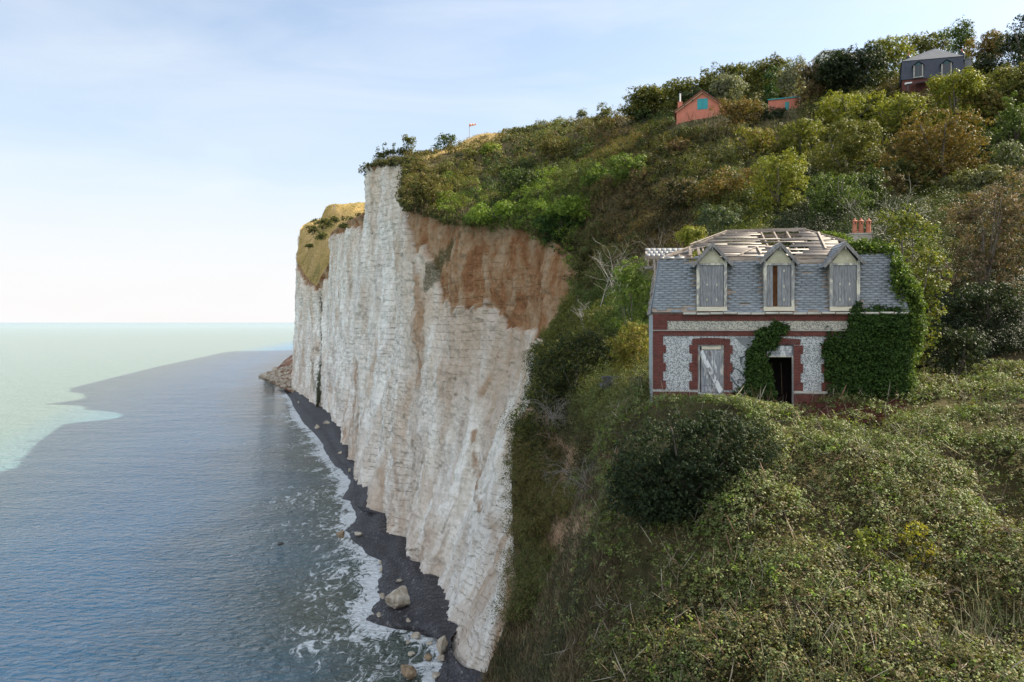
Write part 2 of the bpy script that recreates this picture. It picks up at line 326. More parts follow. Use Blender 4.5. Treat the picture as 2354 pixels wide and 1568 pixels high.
def cliff_mat():
    m, nt, b, _ = newmat('chalk'); co = N(nt, 'ShaderNodeTexCoord').outputs['Object']
    soil_ = attr(nt, 'soil').outputs['Fac']; dr = attr(nt, 'drip').outputs['Fac']
    # chalk: white with warm and grey patches, vertical streaks, dashed flint bands
    n1 = noise(nt, co, 0.10, 6, 0.6, 0.4, (1, 1, .35)); c1 = ramp(nt, [(.3, (.74, .71, .66)), (.5, (.88, .86, .80)), (.68, (.95, .93, .86))], n1.outputs[0])
    n2 = noise(nt, co, 0.45, 6, 0.68, 0.6, (1, 1, .25)); c2 = ramp(nt, [(.36, (.42, .33, .24)), (.47, (.66, .60, .52)), (.56, (1, 1, 1))], n2.outputs[0])
    ch = mix(nt, 0.38, c1.outputs[0], c2.outputs[0], 'MULTIPLY')
    n3 = noise(nt, co, 0.06, 6, 0.62, 0.8, (1, 1, .28)); f3 = mrange(nt, n3.outputs[0], 0.53, .66, 0, .6); ch = mix(nt, f3, ch, (.50, .35, .23))
    sp = N(nt, 'ShaderNodeSeparateXYZ'); nt.links.new(co, sp.inputs[0])
    nz = noise(nt, co, 0.06, 4, 0.5); zz = math2(nt, 'ADD', math2(nt, 'MULTIPLY', sp.outputs[2], 0.56), math2(nt, 'MULTIPLY', nz.outputs[0], 1.3))
    nzf = noise(nt, co, 0.9, 3, 0.6); zz = math2(nt, 'ADD', zz, math2(nt, 'MULTIPLY', nzf.outputs[0], 0.16))
    fr = math2(nt, 'FRACT', zz, 0); tri = math2(nt, 'ABSOLUTE', math2(nt, 'SUBTRACT', fr, 0.5), 0)
    sn = noise(nt, co, 1.0, 4, .6, .3, (.16, .16, 2.0)); line = math2(nt, 'MAXIMUM', mrange(nt, tri, 0.02, 0.07, .75, 0), mrange(nt, sn.outputs[0], .60, .68, 0, .9))
    dash = noise(nt, co, 1.1, 4, 0.7, 0, (1, 1, .5)); dm = mrange(nt, dash.outputs[0], .42, .52, 0, 1)
    reg = noise(nt, co, 0.045, 3, 0.5); rm = mrange(nt, reg.outputs[0], .38, .6, .15, 1)
    lf = math2(nt, 'MULTIPLY', math2(nt, 'MULTIPLY', line, dm), rm); ch = mix(nt, math2(nt, 'MULTIPLY', lf, .85), ch, (.26, .22, .16))
    pk = noise(nt, co, 3.2, 3, 0.7, 0, (1, 1, .45)); pm = mrange(nt, pk.outputs[0], .60, .68, 0, .6); ch = mix(nt, pm, ch, (.25, .21, .16))
    ch = mix(nt, math2(nt, 'MULTIPLY', dr, .45), ch, (.50, .36, .23)); ch = mix(nt, math2(nt, 'MULTIPLY', attr(nt, 'stain').outputs['Fac'], .85), ch, (.36, .22, .12))
    # moss in the gully
    mo = attr(nt, 'moss').outputs['Fac']; mn = noise(nt, co, .5, 5, .7); mf = mrange(nt, math2(nt, 'ADD', math2(nt, 'MULTIPLY', mo, .55), math2(nt, 'MULTIPLY', mn.outputs[0], .8)), .62, .78, 0, .93); mf = math2(nt, 'MULTIPLY', mf, mrange(nt, mo, 0, .25, 0, 1)); ch = mix(nt, mf, ch, (.035, .045, .022))
    # loess
    s1 = noise(nt, co, 0.2, 8, 0.68, 0.6, (1, 1, .5)); s2 = noise(nt, co, 2.6, 5, 0.7)
    sc = ramp(nt, [(.30, (.17, .08, .04)), (.43, (.29, .14, .065)), (.53, (.36, .23, .13)), (.68, (.46, .34, .23))], s1.outputs[0])
    sc2 = mix(nt, mrange(nt, s2.outputs[0], .58, .74, 0, .7), sc.outputs[0], (.62, .50, .38)); sc2 = mix(nt, mrange(nt, s2.outputs[0], .40, .28, 0, .8), sc2, (.12, .07, .035))
    fin = mix(nt, soil_, ch, sc2)
    wn = noise(nt, co, 1.8, 5, .7); fin = mix(nt, mrange(nt, math2(nt, 'MULTIPLY', attr(nt, 'weeds').outputs['Fac'], math2(nt, 'ADD', math2(nt, 'MULTIPLY', wn.outputs[0], 1.6), -.05)), .3, .75, 0, .8), fin, (.07, .075, .035))
    nt.links.new(fin, b.inputs['Base Color']); b.inputs['Roughness'].default_value = 0.95; b.inputs['Specular IOR Level'].default_value = 0.1
    h1 = noise(nt, co, 1.3, 9, 0.75, 0.2, (1, 1, .75)); h2_ = math2(nt, 'SUBTRACT', h1.outputs[0], math2(nt, 'MULTIPLY', lf, .35))
    bump(nt, b, h2_, 1.0, 0.55)
    return m
CLIFF = cliff_mat()
moss = np.exp(-((np.interp(tt, [9.0, 10.6, 11.8], [0, 1, 0], 0, 0)[:, None]-1)/.45)**2)*(0.25+0.9*V_**.5) + 0*V_
mesh_np('cliff', Vc, Fc, CLIFF, attrs={'soil': ('POINT', soil.ravel()), 'drip': ('POINT', (drip*(1-soil)).ravel()), 'moss': ('POINT', moss.ravel()), 'stain': ('POINT', (stain*(1-soil)).ravel()), 'weeds': ('POINT', weeds.ravel())}, smooth=True)['kind'] = 'structure'
# ------------------------------------------------------------------ the hillside above the cliff
TIME_ = TOP[:, 1]
Ey = np.interp(T[:, 1], [-30, 5, 31, 50, 93, 150, 250, 400, 512, 1250], [-70, -40, -5, 60, 150, 230, 370, 560, 760, 1600])
Ex = np.interp(T[:, 1], [-30, 31, 93, 250, 400, 1250], [150, 160, 220, 260, 260, 200])
nl = 300; w = np.linspace(0, 1, nl)**2.1; LX = T[:, None, 0]*(1-w)+Ex[:, None]*w; LY = T[:, None, 1]*(1-w)+Ey[:, None]*w
LZ = ground(LX, LY); dist = np.hypot(LX-T[:, None, 0], LY-T[:, None, 1]); bl = sstep(0, 5.0, dist)
LZ = T[:, None, 2]*(1-bl) + LZ*bl
lump = fbm(LX*.22, LY*.22, 0*LX, 4, 3)
LZ += bl*lump*np.clip(LY/70, .25, 1.5)*.6
LX[:, 0] = X[:, 0]; LY[:, 0] = Y[:, 0]
Vl = np.stack([LX, LY, LZ], -1)
li = np.arange(nc*nl).reshape(nc, nl)
Fl = np.stack([li[:-1, :-1], li[1:, :-1], li[1:, 1:], li[:-1, 1:]], -1).reshape(-1, 4)
pxl = CX+F*LX/np.maximum(LY, 1); pyl = HY-F*LZ/np.maximum(LY, 1)
gold = sstep(330, 380, LY)                                        # dry grass of the far valley and along the crest
crest = np.exp(-(((LX+14)/14)**2+((LY-270)/26)**2)*1.2)
path = np.exp(-(np.abs((LY-215)-1.6*(LX+32))/3.2)**2)*sstep(-48, -34, LX)*sstep(0, -18, LX)
gold = np.clip(gold+crest+path, 0, 1)
def land_mat():
    m, nt, b, _ = newmat('hillside_ground'); co = N(nt, 'ShaderNodeTexCoord').outputs['Object']
    gd = attr(nt, 'gold').outputs['Fac']
    n1 = noise(nt, co, .05, 6, .6, .5); gr = ramp(nt, [(.32, (.20, .17, .06)), (.45, (.38, .27, .10)), (.62, (.54, .37, .17))], n1.outputs[0])
    n2 = noise(nt, co, 1.1, 6, .7); gr2 = mix(nt, .6, gr.outputs[0], ramp(nt, [(.3, (.55, .55, .5)), (.6, (1, 1, 1))], n2.outputs[0]).outputs[0], 'MULTIPLY')
    n3 = noise(nt, co, .4, 6, .65); er = ramp(nt, [(.35, (.045, .04, .02)), (.5, (.08, .07, .03)), (.65, (.10, .075, .045))], n3.outputs[0])
    be = attr(nt, 'bare').outputs['Fac']; nb = noise(nt, co, .7, 6, .7)
    bc = ramp(nt, [(.3, (.20, .12, .07)), (.5, (.33, .21, .13)), (.7, (.45, .32, .22))], nb.outputs[0])
    c = mix(nt, gd, er.outputs[0], gr2); c = mix(nt, be, c, bc.outputs[0])
    nt.links.new(c, b.inputs['Base Color']); b.inputs['Roughness'].default_value = .95; b.inputs['Specular IOR Level'].default_value = .1
    bump(nt, b, n2.outputs[0], .8, .4); return m
bn_ = fbm(LX*.8, LY*.8, LZ*.5, 4, 8)
bare = np.maximum(sstep(44, 16, pdist(pxl, pyl, [(1205, 945), (1250, 975), (1290, 1040), (1305, 1110)])+34*bn_), np.maximum(sstep(44, 14, pdist(pxl, pyl, [(1350, 1195), (1300, 1225), (1275, 1270)])+34*bn_), .8*sstep(16, 4, pdist(pxl, pyl, [(1188, 1180), (1185, 1300), (1160, 1420)])+20*bn_)))*(LY < 75)*(LY > 5)
mesh_np('hillside', Vl.reshape(-1, 3), Fl, land_mat(), attrs={'gold': ('POINT', gold.ravel()), 'bare': ('POINT', bare.ravel())}, smooth=True)['kind'] = 'structure'
# ------------------------------------------------------------------ beach
BP = [((672,896),(648,893)), ((695,908),(664,915)), ((727,936),(680,948)), ((764,952),(692,974)), ((780,1003),(735,1010)), ((795,1026),(742,1037)),
 ((798,1057),(768,1066)), ((822,1070),(785,1084)), ((832,1114),(802,1102)), ((866,1129),(786,1143)), ((836,1170),(808,1155)), ((887,1183),(810,1196)),
 ((880,1229),(793,1216)), ((931,1237),(816,1252)), ((924,1283),(861,1285)), ((954,1296),(877,1311)), ((967,1321),(863,1345)), ((996,1327),(866,1378)),
 ((993,1414),(846,1401)), ((1005,1432),(836,1422)), ((1019,1445),(893,1443)), ((1019,1462),(952,1453)), ((1030,1490),(1006,1470)), ((1040,1511),(1022,1512)),
 ((1060,1535),(1000,1545)), ((1113,1551),(985,1600)), ((1180,1700),(960,1750))]
bf = np.array([P(x, y, -ZF*F/(y-HY))+np.array((0, 0, .25)) for (x, y), _ in BP]); bw = np.array([WT(x, y) for _, (x, y) in BP])
tb = np.linspace(0, len(BP)-1, 420); bF = interp_cols(bf, tb, .7); bW = interp_cols(bw, tb, .4)
bW[:, 0] += 1.2*fbm(tb*2.2, 0*tb, 0*tb, 3, 9); dirn = bW-bF; dirn[:, 2] = 0; ln = np.linalg.norm(dirn, axis=1)[:, None]; dirn /= ln
rows = []
for q in np.linspace(-.25, 1, 26): r_ = bF*(1-q)+bW*q; r_[:, 2] = ZF+.2+(ZS-ZF-.2)*max(q, 0)**1.3 + .16*math.sin(q*11); rows.append(r_)
for q in (2, 5, 10, 18, 30): r_ = bW+dirn*q; r_[:, 2] = ZS-.02-q*.12; rows.append(r_)
BV = np.stack(rows, 1); BV[..., 2] += .1*fbm(BV[..., 0]*.6, BV[..., 1]*.6, 0*BV[..., 0], 4, 13)
bi = np.arange(BV.shape[0]*BV.shape[1]).reshape(BV.shape[:2])
Fb = np.stack([bi[:-1, :-1], bi[:-1, 1:], bi[1:, 1:], bi[1:, :-1]], -1).reshape(-1, 4)
def beach_mat():
    m, nt, b, _ = newmat('shingle'); co = N(nt, 'ShaderNodeTexCoord').outputs['Object']
    vn = N(nt, 'ShaderNodeTexVoronoi', i_Scale=2.2); nt.links.new(co, vn.inputs['Vector'])
    r = ramp(nt, [(0, (.020, .020, .024)), (.55, (.036, .035, .040)), (.85, (.075, .073, .08)), (1, (.26, .26, .26))], vn.outputs['Color'])
    n = noise(nt, co, .12, 4, .6); c = mix(nt, .8, r.outputs[0], ramp(nt, [(.35, (.55, .5, .5)), (.6, (1, 1, 1))], n.outputs[0]).outputs[0], 'MULTIPLY')
    nt.links.new(c, b.inputs['Base Color']); b.inputs['Roughness'].default_value = .6; bump(nt, b, vn.outputs['Distance'], 1, .25); return m
mesh_np('beach', BV.reshape(-1, 3), Fb, beach_mat(), smooth=True)['kind'] = 'structure'
# ------------------------------------------------------------------ sea: one sheet to the horizon
def graded(a, b, step, lo, hi, k=1.16):
    c = list(np.arange(a, b, step)); s_ = step; x = c[-1]
    while x < hi: s_ *= k; x += s_; c.append(x)
    s_ = step; x = c[0]; l = []
    while x > lo: s_ *= k; x -= s_; l.append(x)
    return np.array(l[::-1]+c)
gx = graded(-190, 20, 1.3, -200000, 200000); gy = graded(60, 560, 2.0, -200000, 250000)
GX, GY = np.meshgrid(gx, gy, indexing='ij')
wl = np.concatenate([[(-480, 1900), (-362, 1250), (-272, 850)], bW[:, :2], [(-12, 20), (-18, -100)]])
a0 = wl[:-1]; ab = wl[1:]-a0; shore = np.full(GX.shape, 1e9); side = np.zeros(GX.shape)
for (ax, ay), (dx, dy) in zip(a0, ab):
    t = np.clip(((GX-ax)*dx+(GY-ay)*dy)/(dx*dx+dy*dy+1e-9), 0, 1); shore = np.minimum(shore, np.hypot(GX-ax-t*dx, GY-ay-t*dy))
si = np.arange(GX.size).reshape(GX.shape)
Fs = np.stack([si[:-1, :-1], si[1:, :-1], si[1:, 1:], si[:-1, 1:]], -1).reshape(-1, 4)
def sea_mat():
    m, nt, b, _ = newmat('sea_water'); co = N(nt, 'ShaderNodeTexCoord').outputs['Object']
    sh = attr(nt, 'shore').outputs['Fac']
    n0 = noise(nt, co, .012, 5, .55, .5)
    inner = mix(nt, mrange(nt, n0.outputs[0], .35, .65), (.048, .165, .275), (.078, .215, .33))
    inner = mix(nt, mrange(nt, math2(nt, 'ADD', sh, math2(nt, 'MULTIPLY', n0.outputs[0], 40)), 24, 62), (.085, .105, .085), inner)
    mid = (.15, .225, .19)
    c = mix(nt, mrange(nt, sh, 60, 130), inner, mid)  # cliff's shade painted into the water: bluer inshore, greener where sunlit
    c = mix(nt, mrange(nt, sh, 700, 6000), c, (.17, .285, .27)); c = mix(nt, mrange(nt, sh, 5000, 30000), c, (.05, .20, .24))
    # foam
    f1 = noise(nt, co, .42, 8, .78, 1.5, (1, .55, 1), (0, 0, R(-22))); f2 = noise(nt, co, .055, 4, .55, .5)
    near_ = mrange(nt, sh, .2, 4, .14, .0); wide = mrange(nt, sh, 2, 34, .085, -.12)
    s_ = math2(nt, 'ADD', math2(nt, 'ADD', f1.outputs[0], math2(nt, 'MULTIPLY', math2(nt, 'SUBTRACT', f2.outputs[0], .5), .45)), math2(nt, 'ADD', near_, wide))
    foam = mrange(nt, s_, .595, .665, 0, 1); foam = math2(nt, 'MULTIPLY', foam, mrange(nt, sh, 30, 75, 1, 0))
    cc = mix(nt, math2(nt, 'MULTIPLY', foam, .85), c, (.78, .82, .84))
    nt.links.new(cc, b.inputs['Base Color']); nt.links.new(mrange(nt, foam, 0, 1, .10, .85), b.inputs['Roughness'])
    b.inputs['IOR'].default_value = 1.33; b.inputs['Specular IOR Level'].default_value = .5; b.inputs['Specular Tint'].default_value = (.62, .86, 1, 1)
    w1 = noise(nt, co, .8, 4, .55, .5, (.5, 1, 1), (0, 0, R(14))); w2 = noise(nt, co, .09, 3, .5, .3, (.45, 1, 1), (0, 0, R(20)))
    w3 = noise(nt, co, 1.7, 3, .5, .2, (.5, 1, 1), (0, 0, R(8)))
    h = math2(nt, 'ADD', math2(nt, 'ADD', w1.outputs[0], math2(nt, 'MULTIPLY', w2.outputs[0], 1.6)), math2(nt, 'MULTIPLY', w3.outputs[0], .18))
    bump(nt, b, h, 1.0, 1.7); return m
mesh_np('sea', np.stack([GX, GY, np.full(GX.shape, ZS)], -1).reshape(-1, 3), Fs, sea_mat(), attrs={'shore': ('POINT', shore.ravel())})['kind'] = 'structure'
# ------------------------------------------------------------------ more materials
def wood(name, dark, mid, light, sc=(9, 9, 1.2), paint=None, pamt=(.5, .6)):
    m, nt, b, _ = newmat(name); co = N(nt, 'ShaderNodeTexCoord').outputs['Object']
    n = noise(nt, co, 2.2, 6, .65, .4, sc); r = ramp(nt, [(.3, dark), (.5, mid), (.7, light)], n.outputs[0]); c = r.outputs[0]
    if paint is not None:
        n2 = noise(nt, co, 3.0, 6, .7, .5, (1, 1, .45)); c = mix(nt, mrange(nt, n2.outputs[0], pamt[0], pamt[1]), c, paint)
    nt.links.new(c, b.inputs['Base Color']); b.inputs['Roughness'].default_value = .85; bump(nt, b, n.outputs[0], .5, .01); return m
def wood_x(name, dark, mid, light): return wood(name, dark, mid, light, (1.0, 7, 9))
SHUT = wood('shutter_wood', (.12, .125, .13), (.205, .21, .22), (.32, .325, .33))
POST = wood('peeling_post', (.16, .15, .14), (.25, .25, .245), (.36, .36, .35), paint=(.60, .57, .46), pamt=(.50, .60))
CREAMW = wood_x('cream_board', (.38, .33, .24), (.58, .53, .42), (.66, .62, .51))
BARGE = wood('barge_board', (.10, .09, .08), (.19, .18, .17), (.30, .29, .27))
RAFT = wood_x('rafter_wood', (.12, .09, .07), (.27, .22, .18), (.40, .34, .28))
PLANKW = wood_x('roof_plank', (.22, .17, .13), (.42, .35, .29), (.60, .52, .45))
DOORW = wood('door_wood', (.12, .13, .145), (.24, .255, .275), (.40, .41, .42), paint=(.60, .62, .62), pamt=(.52, .60))
DARKW = wood('inner_wood', (.04, .025, .018), (.09, .055, .035), (.15, .09, .06))
PLAST = mat_noise('cream_plaster', [(.30, .275, .19), (.42, .395, .28), (.53, .50, .38)], 2.5, .9, .5)
RUST = mat_noise('rusty_lining', [(.13, .05, .02), (.24, .10, .04), (.30, .16, .08)], 3, .9, .3)
METAL = mat_noise('old_zinc', [(.50, .46, .40), (.68, .64, .58), (.76, .73, .68)], 2.0, .55, .2)
IRON = mat_noise('rusty_bracket', [(.10, .06, .045), (.20, .11, .08)], 6, .8, .2)
STONE = mat_noise('grey_stone', [(.12, .12, .12), (.22, .22, .21), (.34, .33, .31)], 2.2, .9, .8)
CONC = mat_noise('old_concrete', [(.24, .22, .19), (.36, .34, .30), (.46, .44, .39)], 1.5, .9, .5)
TERRA = mat_noise('terracotta', [(.26, .085, .045), (.40, .14, .08), (.48, .20, .12)], 4, .8, .4)
DARKIN = mat_noise('dark_room', [(.025, .02, .018), (.05, .04, .035)], 2, .95, 0)
def brick_mat():
    m, nt, b, _ = newmat('red_brick'); co = N(nt, 'ShaderNodeTexCoord').outputs['Object']
    sp = N(nt, 'ShaderNodeSeparateXYZ'); nt.links.new(co, sp.inputs[0]); cb = N(nt, 'ShaderNodeCombineXYZ')
    nt.links.new(math2(nt, 'ADD', sp.outputs[0], sp.outputs[1]), cb.inputs[0]); nt.links.new(sp.outputs[2], cb.inputs[1])
    bt = N(nt, 'ShaderNodeTexBrick', i_Scale=1.0, i_Mortar_Size=.006, i_Brick_Width=.22, i_Row_Height=.068, i_Bias=-.1)
    bt.inputs['Color1'].default_value = (.095, .018, .011, 1); bt.inputs['Color2'].default_value = (.15, .032, .020, 1); bt.inputs['Mortar'].default_value = (.12, .085, .078, 1)
    nt.links.new(cb.outputs[0], bt.inputs['Vector'])
    n = noise(nt, co, 1.6, 6, .7); c = mix(nt, mrange(nt, n.outputs[0], .52, .72, 0, .55), bt.outputs[0], (.10, .07, .065)); n2 = noise(nt, co, 5, 4, .6)
    c = mix(nt, .5, c, ramp(nt, [(.3, (.5, .5, .5)), (.7, (1.2, 1.1, 1.1))], n2.outputs[0]).outputs[0], 'MULTIPLY')
    nt.links.new(c, b.inputs['Base Color']); b.inputs['Roughness'].default_value = .9; bump(nt, b, bt.outputs['Fac'], -.5, .01); return m
BRICK = brick_mat()
def flint_mat(cream):
    m, nt, b, _ = newmat('flint_render'); co = N(nt, 'ShaderNodeTexCoord').outputs['Object']
    vo = N(nt, 'ShaderNodeTexVoronoi', feature='DISTANCE_TO_EDGE', i_Scale=27.0); nt.links.new(co, vo.inputs['Vector'])
    v2 = N(nt, 'ShaderNodeTexVoronoi', i_Scale=27.0); nt.links.new(co, v2.inputs['Vector'])
    a, c_ = ((.47, .45, .37), (.13, .125, .12)) if cream else ((.50, .52, .52), (.085, .095, .10))
    r = ramp(nt, [(.02, a), (.12, c_)], vo.outputs['Distance']); f = mrange(nt, v2.outputs['Color'], .45, .6, .95, .12) if False else None
    sp = N(nt, 'ShaderNodeSeparateXYZ'); nt.links.new(v2.outputs['Color'], sp.inputs[0]); f = mrange(nt, sp.outputs[0], .5, .62, .0, 1)
    c = mix(nt, f, r.outputs[0], a); n = noise(nt, co, 1.2, 5, .6); c = mix(nt, mrange(nt, n.outputs[0], .5, .75, 0, .35), c, (.25, .24, .22))
    nt.links.new(c, b.inputs['Base Color']); b.inputs['Roughness'].default_value = .8; bump(nt, b, vo.outputs['Distance'], .8, .02); return m
FLINT = flint_mat(False); FLINTC = flint_mat(True)
def tile_mat(name, base, var):
    m, nt, b, _ = newmat(name); a = attr(nt, 'tint').outputs['Fac']; co = N(nt, 'ShaderNodeTexCoord').outputs['Object']
    r = ramp(nt, [(0, tuple(x*(1-var) for x in base)), (.5, base), (1, tuple(min(1, x*(1+var)) for x in base))], a)
    n = noise(nt, co, 7, 5, .6); n2 = noise(nt, co, 1.1, 4, .6); c = mix(nt, .5, r.outputs[0], ramp(nt, [(.3, (.62, .62, .62)), (.7, (1.1, 1.1, 1.1))], n.outputs[0]).outputs[0], 'MULTIPLY')
    c = mix(nt, mrange(nt, n2.outputs[0], .55, .75, 0, .4), c, (.24, .23, .18))
    nt.links.new(c, b.inputs['Base Color']); b.inputs['Roughness'].default_value = .55; bump(nt, b, n.outputs[0], .3, .008); return m
SLATE = tile_mat('grey_slate', (.245, .27, .295), .16); SLATEL = tile_mat('pale_slate', (.19, .195, .20), .12)
def tiles(name, boxes, mat, parent, rng, var=1.0):       # boxes: list of 8-vertex lists
    V = [p for b in boxes for p in b]; n = len(boxes)
    q = np.array([(0, 1, 2, 3), (7, 6, 5, 4), (0, 4, 5, 1), (1, 5, 6, 2), (2, 6, 7, 3), (3, 7, 4, 0)])
    Fq = np.concatenate([q+8*i for i in range(n)]); t = np.repeat([min(1, max(0, rng.gauss(.5, .22*var))) for _ in range(n)], 6)
    return mesh_np(name, V, Fq, mat, parent, {'tint': ('FACE', t)})
def slab8(q, th):
    q = [Vector(p) for p in q]; nn = (q[1]-q[0]).cross(q[3]-q[0]).normalized(); return [tuple(p) for p in q]+[tuple(p-nn*th) for p in q]
def plane_slates(frame, w_of_t, rows, h, rng, miss=lambda u, r: False, tw=.26, th=.012, lap=.035, jag=.004):
    """slates on a sloped face; frame(u, s) -> point, normal; w_of_t(s) -> (u0, u1); s runs 0 (bottom) to h (top)"""
    out = []; rh = h/rows
    for r in range(rows):
        s0, s1 = r*rh-lap*.3, (r+1)*rh+lap*.3; u0, u1 = w_of_t((r+.5)*rh); u = u0-(tw/2 if r % 2 else 0)
        while u < u1:
            a, b_ = max(u+.004, u0), min(u+tw-.004, u1)
            if b_-a > .03 and not miss((a+b_)/2, r):
                j = rng.uniform(-jag, jag); dz = rng.uniform(-jag, jag)
                p = []
                for uu, ss, lift in ((a, s0+j+dz, .024), (b_, s0+j-dz, .024), (b_, s1, .004), (a, s1, .004)):
                    q, n = frame(uu, ss); p.append(Vector(q)+Vector(n)*(lift+rng.uniform(0, .003)))
                out.append(slab8(p, th))
            u += tw*(1 if rng.random() > .1 else 1.0)
    return out
# ------------------------------------------------------------------ the abandoned house
TH = R(9.5); HB = -4.15; RX, RY = (1500-CX)/F*31, 31.0; ct, st_ = math.cos(TH), math.sin(TH)
def C1(cx, cy, v=0.0):                     # a point of the enlarged house picture on the plane v metres behind the facade -> local (u, z)
    px, py = 1436.4+.3173*cx, 488.4+.3173*cy; dx, dz = (px-CX)/F, (HY-py)/F
    t = (RX*st_ + RY*ct + v)/(dx*st_+ct); return ((t*dx-RX)*ct-(t-RY)*st_, t*dz-HB)
def U(cx, v=0): return C1(cx, 700, v)[0]
def Zc(cy, cx=1100, v=0): return C1(cx, cy, v)[1]
house = tag(empty('abandoned_house', (RX, RY, HB), -TH), 'derelict brick and flint villa with slate mansard and open plank roof', 'house')
HM = house.matrix_basis.copy()
HM = Matrix.Translation((RX, RY, HB)) @ Matrix.Rotation(-TH, 4, 'Z')
WID = U(2032); DEP = 7.0; ZE = Zc(733); ZT = Zc(318, 1100, .55)
rg = random.Random(7)
d1 = (U(527), U(715)); d2 = (U(1025), U(1220)); zd1 = (Zc(1306, 620), Zc(962, 620)); zd2 = (-.3, Zc(958, 1120))
w3 = (U(1520), U(1690)); zw3 = (Zc(1200, 1600), Zc(962, 1600))
def cells(mb, u0, u1, z0, z1, holes, y0, y1):
    us = sorted({u0, u1, *[h[0] for h in holes], *[h[1] for h in holes]}); zs = sorted({z0, z1, *[h[2] for h in holes], *[h[3] for h in holes]})
    us = [u for u in us if u0 <= u <= u1]; zs = [z for z in zs if z0 <= z <= z1]
    for a, b_ in zip(us, us[1:]):
        for c, d in zip(zs, zs[1:]):
            um, zm = (a+b_)/2, (c+d)/2
            if not any(h[0] < um < h[1] and h[2] < zm < h[3] for h in holes): mb.box(a, b_, y0, y1, c, d)
holes = [(*d1, *zd1), (*d2, *zd2), (*w3, *zw3)]
m = MB(); cells(m, 0.03, WID-.03, -1.2, ZE-.02, holes, 0, .32)
m.box(.03, .35, .325, DEP, -1.2, ZE-.02); m.box(WID-.35, WID-.03, .325, DEP, -1.2, ZE-.02); m.box(.36, WID-.36, DEP-.3, DEP-.01, -1.2, ZE-.02)
m.build('wall', FLINT, house)
m = MB(); m.box(U(308), WID-.4, -.012, -.002, Zc(851), Zc(786)); m.build('frieze', FLINTC, house)
# brick bands and quoins, standing proud of the flint
m = MB(); pr = -.035
m.box(0, WID, pr, -.001, Zc(786), ZE-.01)                                      # cornice band
m.box(0, U(305), pr, -.001, Zc(851)+.001, Zc(787))                             # corner pier beside the frieze
m.box(0, WID, pr-.008, -.001, Zc(896), Zc(858)-.004)                           # string course
m.box(-.03, WID, pr-.03, -.001, Zc(852)-.025, Zc(852))
def teeth(cs, inner, flip, ys, a, b_):
    for k, (y0, y1) in enumerate(zip(ys, ys[1:])):
        e = a if k % 2 == 0 else b_; u0, u1 = sorted((inner, U(e))); m.box(u0, u1, pr, -.001, Zc(y1)+.001, Zc(y0)-.001)
ys = [897, 965, 1025, 1095, 1160, 1228, 1292]
teeth(m, 0.0, 0, ys, 275, 295)
ys2 = [963, 1026, 1094, 1160, 1228, 1292]
teeth(m, d1[0]-.002, 0, ys2, 465, 485); teeth(m, d1[1]+.002, 0, ys2, 778, 760)
teeth(m, d2[1]+.002, 0, ys2, 1288, 1270); teeth(m, d2[0]-.002, 0, ys2, 955, 972); teeth(m, w3[0]-.002, 0, ys2, 1422, 1440); teeth(m, w3[1]+.002, 0, ys2, 1760, 1742)
m.box(0, d1[0]-.003, pr-.004, -.001, -1.0, Zc(1308)); m.box(d1[1]+.003, d2[0]-.003, pr-.004, -.001, -1.0, Zc(1308)); m.box(d2[1]+.003, WID, pr-.004, -.001, -1.0, Zc(1314))
for (a, b_, lo) in ((485, 760, 960), (957, 1270, 956), (1440, 1755, 962)):                # flat arches of standing bricks
    u0, u1 = U(a), U(b_); z0 = Zc(lo); z1 = Zc(912); n = int((u1-u0)/.078)
    for k in range(n):
        c0, c1_ = u0+(u1-u0)*k/n, u0+(u1-u0)*(k+1)/n; q = (k+.5)/n*2-1; lift = .05*(1-q*q)
        m.box(c0+.004, c1_-.004, pr-.003-rg.uniform(0, .006), -.001, z0-.02+lift*.3, z1-.04+lift)
m.build('brickwork', BRICK, house)
m = MB(); m.box(-.04, WID+.02, pr-.055, pr-.031, Zc(858)-.003, Zc(853)); m.box(0, d1[0]-.01, pr-.03, pr-.005, Zc(1300, 400), Zc(1291, 400)); m.box(d2[1]+.01, U(1480), pr-.06, pr-.005, Zc(1311, 1350), Zc(1294, 1350))
m.build('moulding', CONC, house)
m = MB(); m.box(-.03, -.003, .01, .05, Zc(1290, 205), Zc(900, 205)); m.build('corner_render', CONC, house)
# inside: floors, far partition, timbers seen through the doorway
m = MB(); m.box(.36, WID-.36, .33, DEP-.31, -.35, -.25); m.box(.36, WID-.36, .34, DEP-.31, ZE-.25, ZE-.1); m.box(d2[0]-.6, d2[1]+.8, 2.6, 2.7, -.24, ZE-.26)
m.build('floor', DARKIN, house)
m = MB(); du = d2[1]-d2[0]
m.bar((d2[0]+du*.70, .9, 2.35), (d2[0]+du*.74, .9, .95), .03, .03); m.bar((d2[0]+du*.25, .7, .75), (d2[0]+du*.83, .8, .55), .06, .06); m.bar((d2[0]+du*.7, .8, .55), (d2[0]+du*.95, .7, -.2), .03, .03)
m.box(d2[0]+.02, d2[0]+du*.28, 1.5, 1.56, -.24, 2.3); m.box(d2[0]+du*.5, d2[0]+du*.56, 1.9, 2.0, -.24, 2.3)
m.build('inner_timber', DARKW, house)
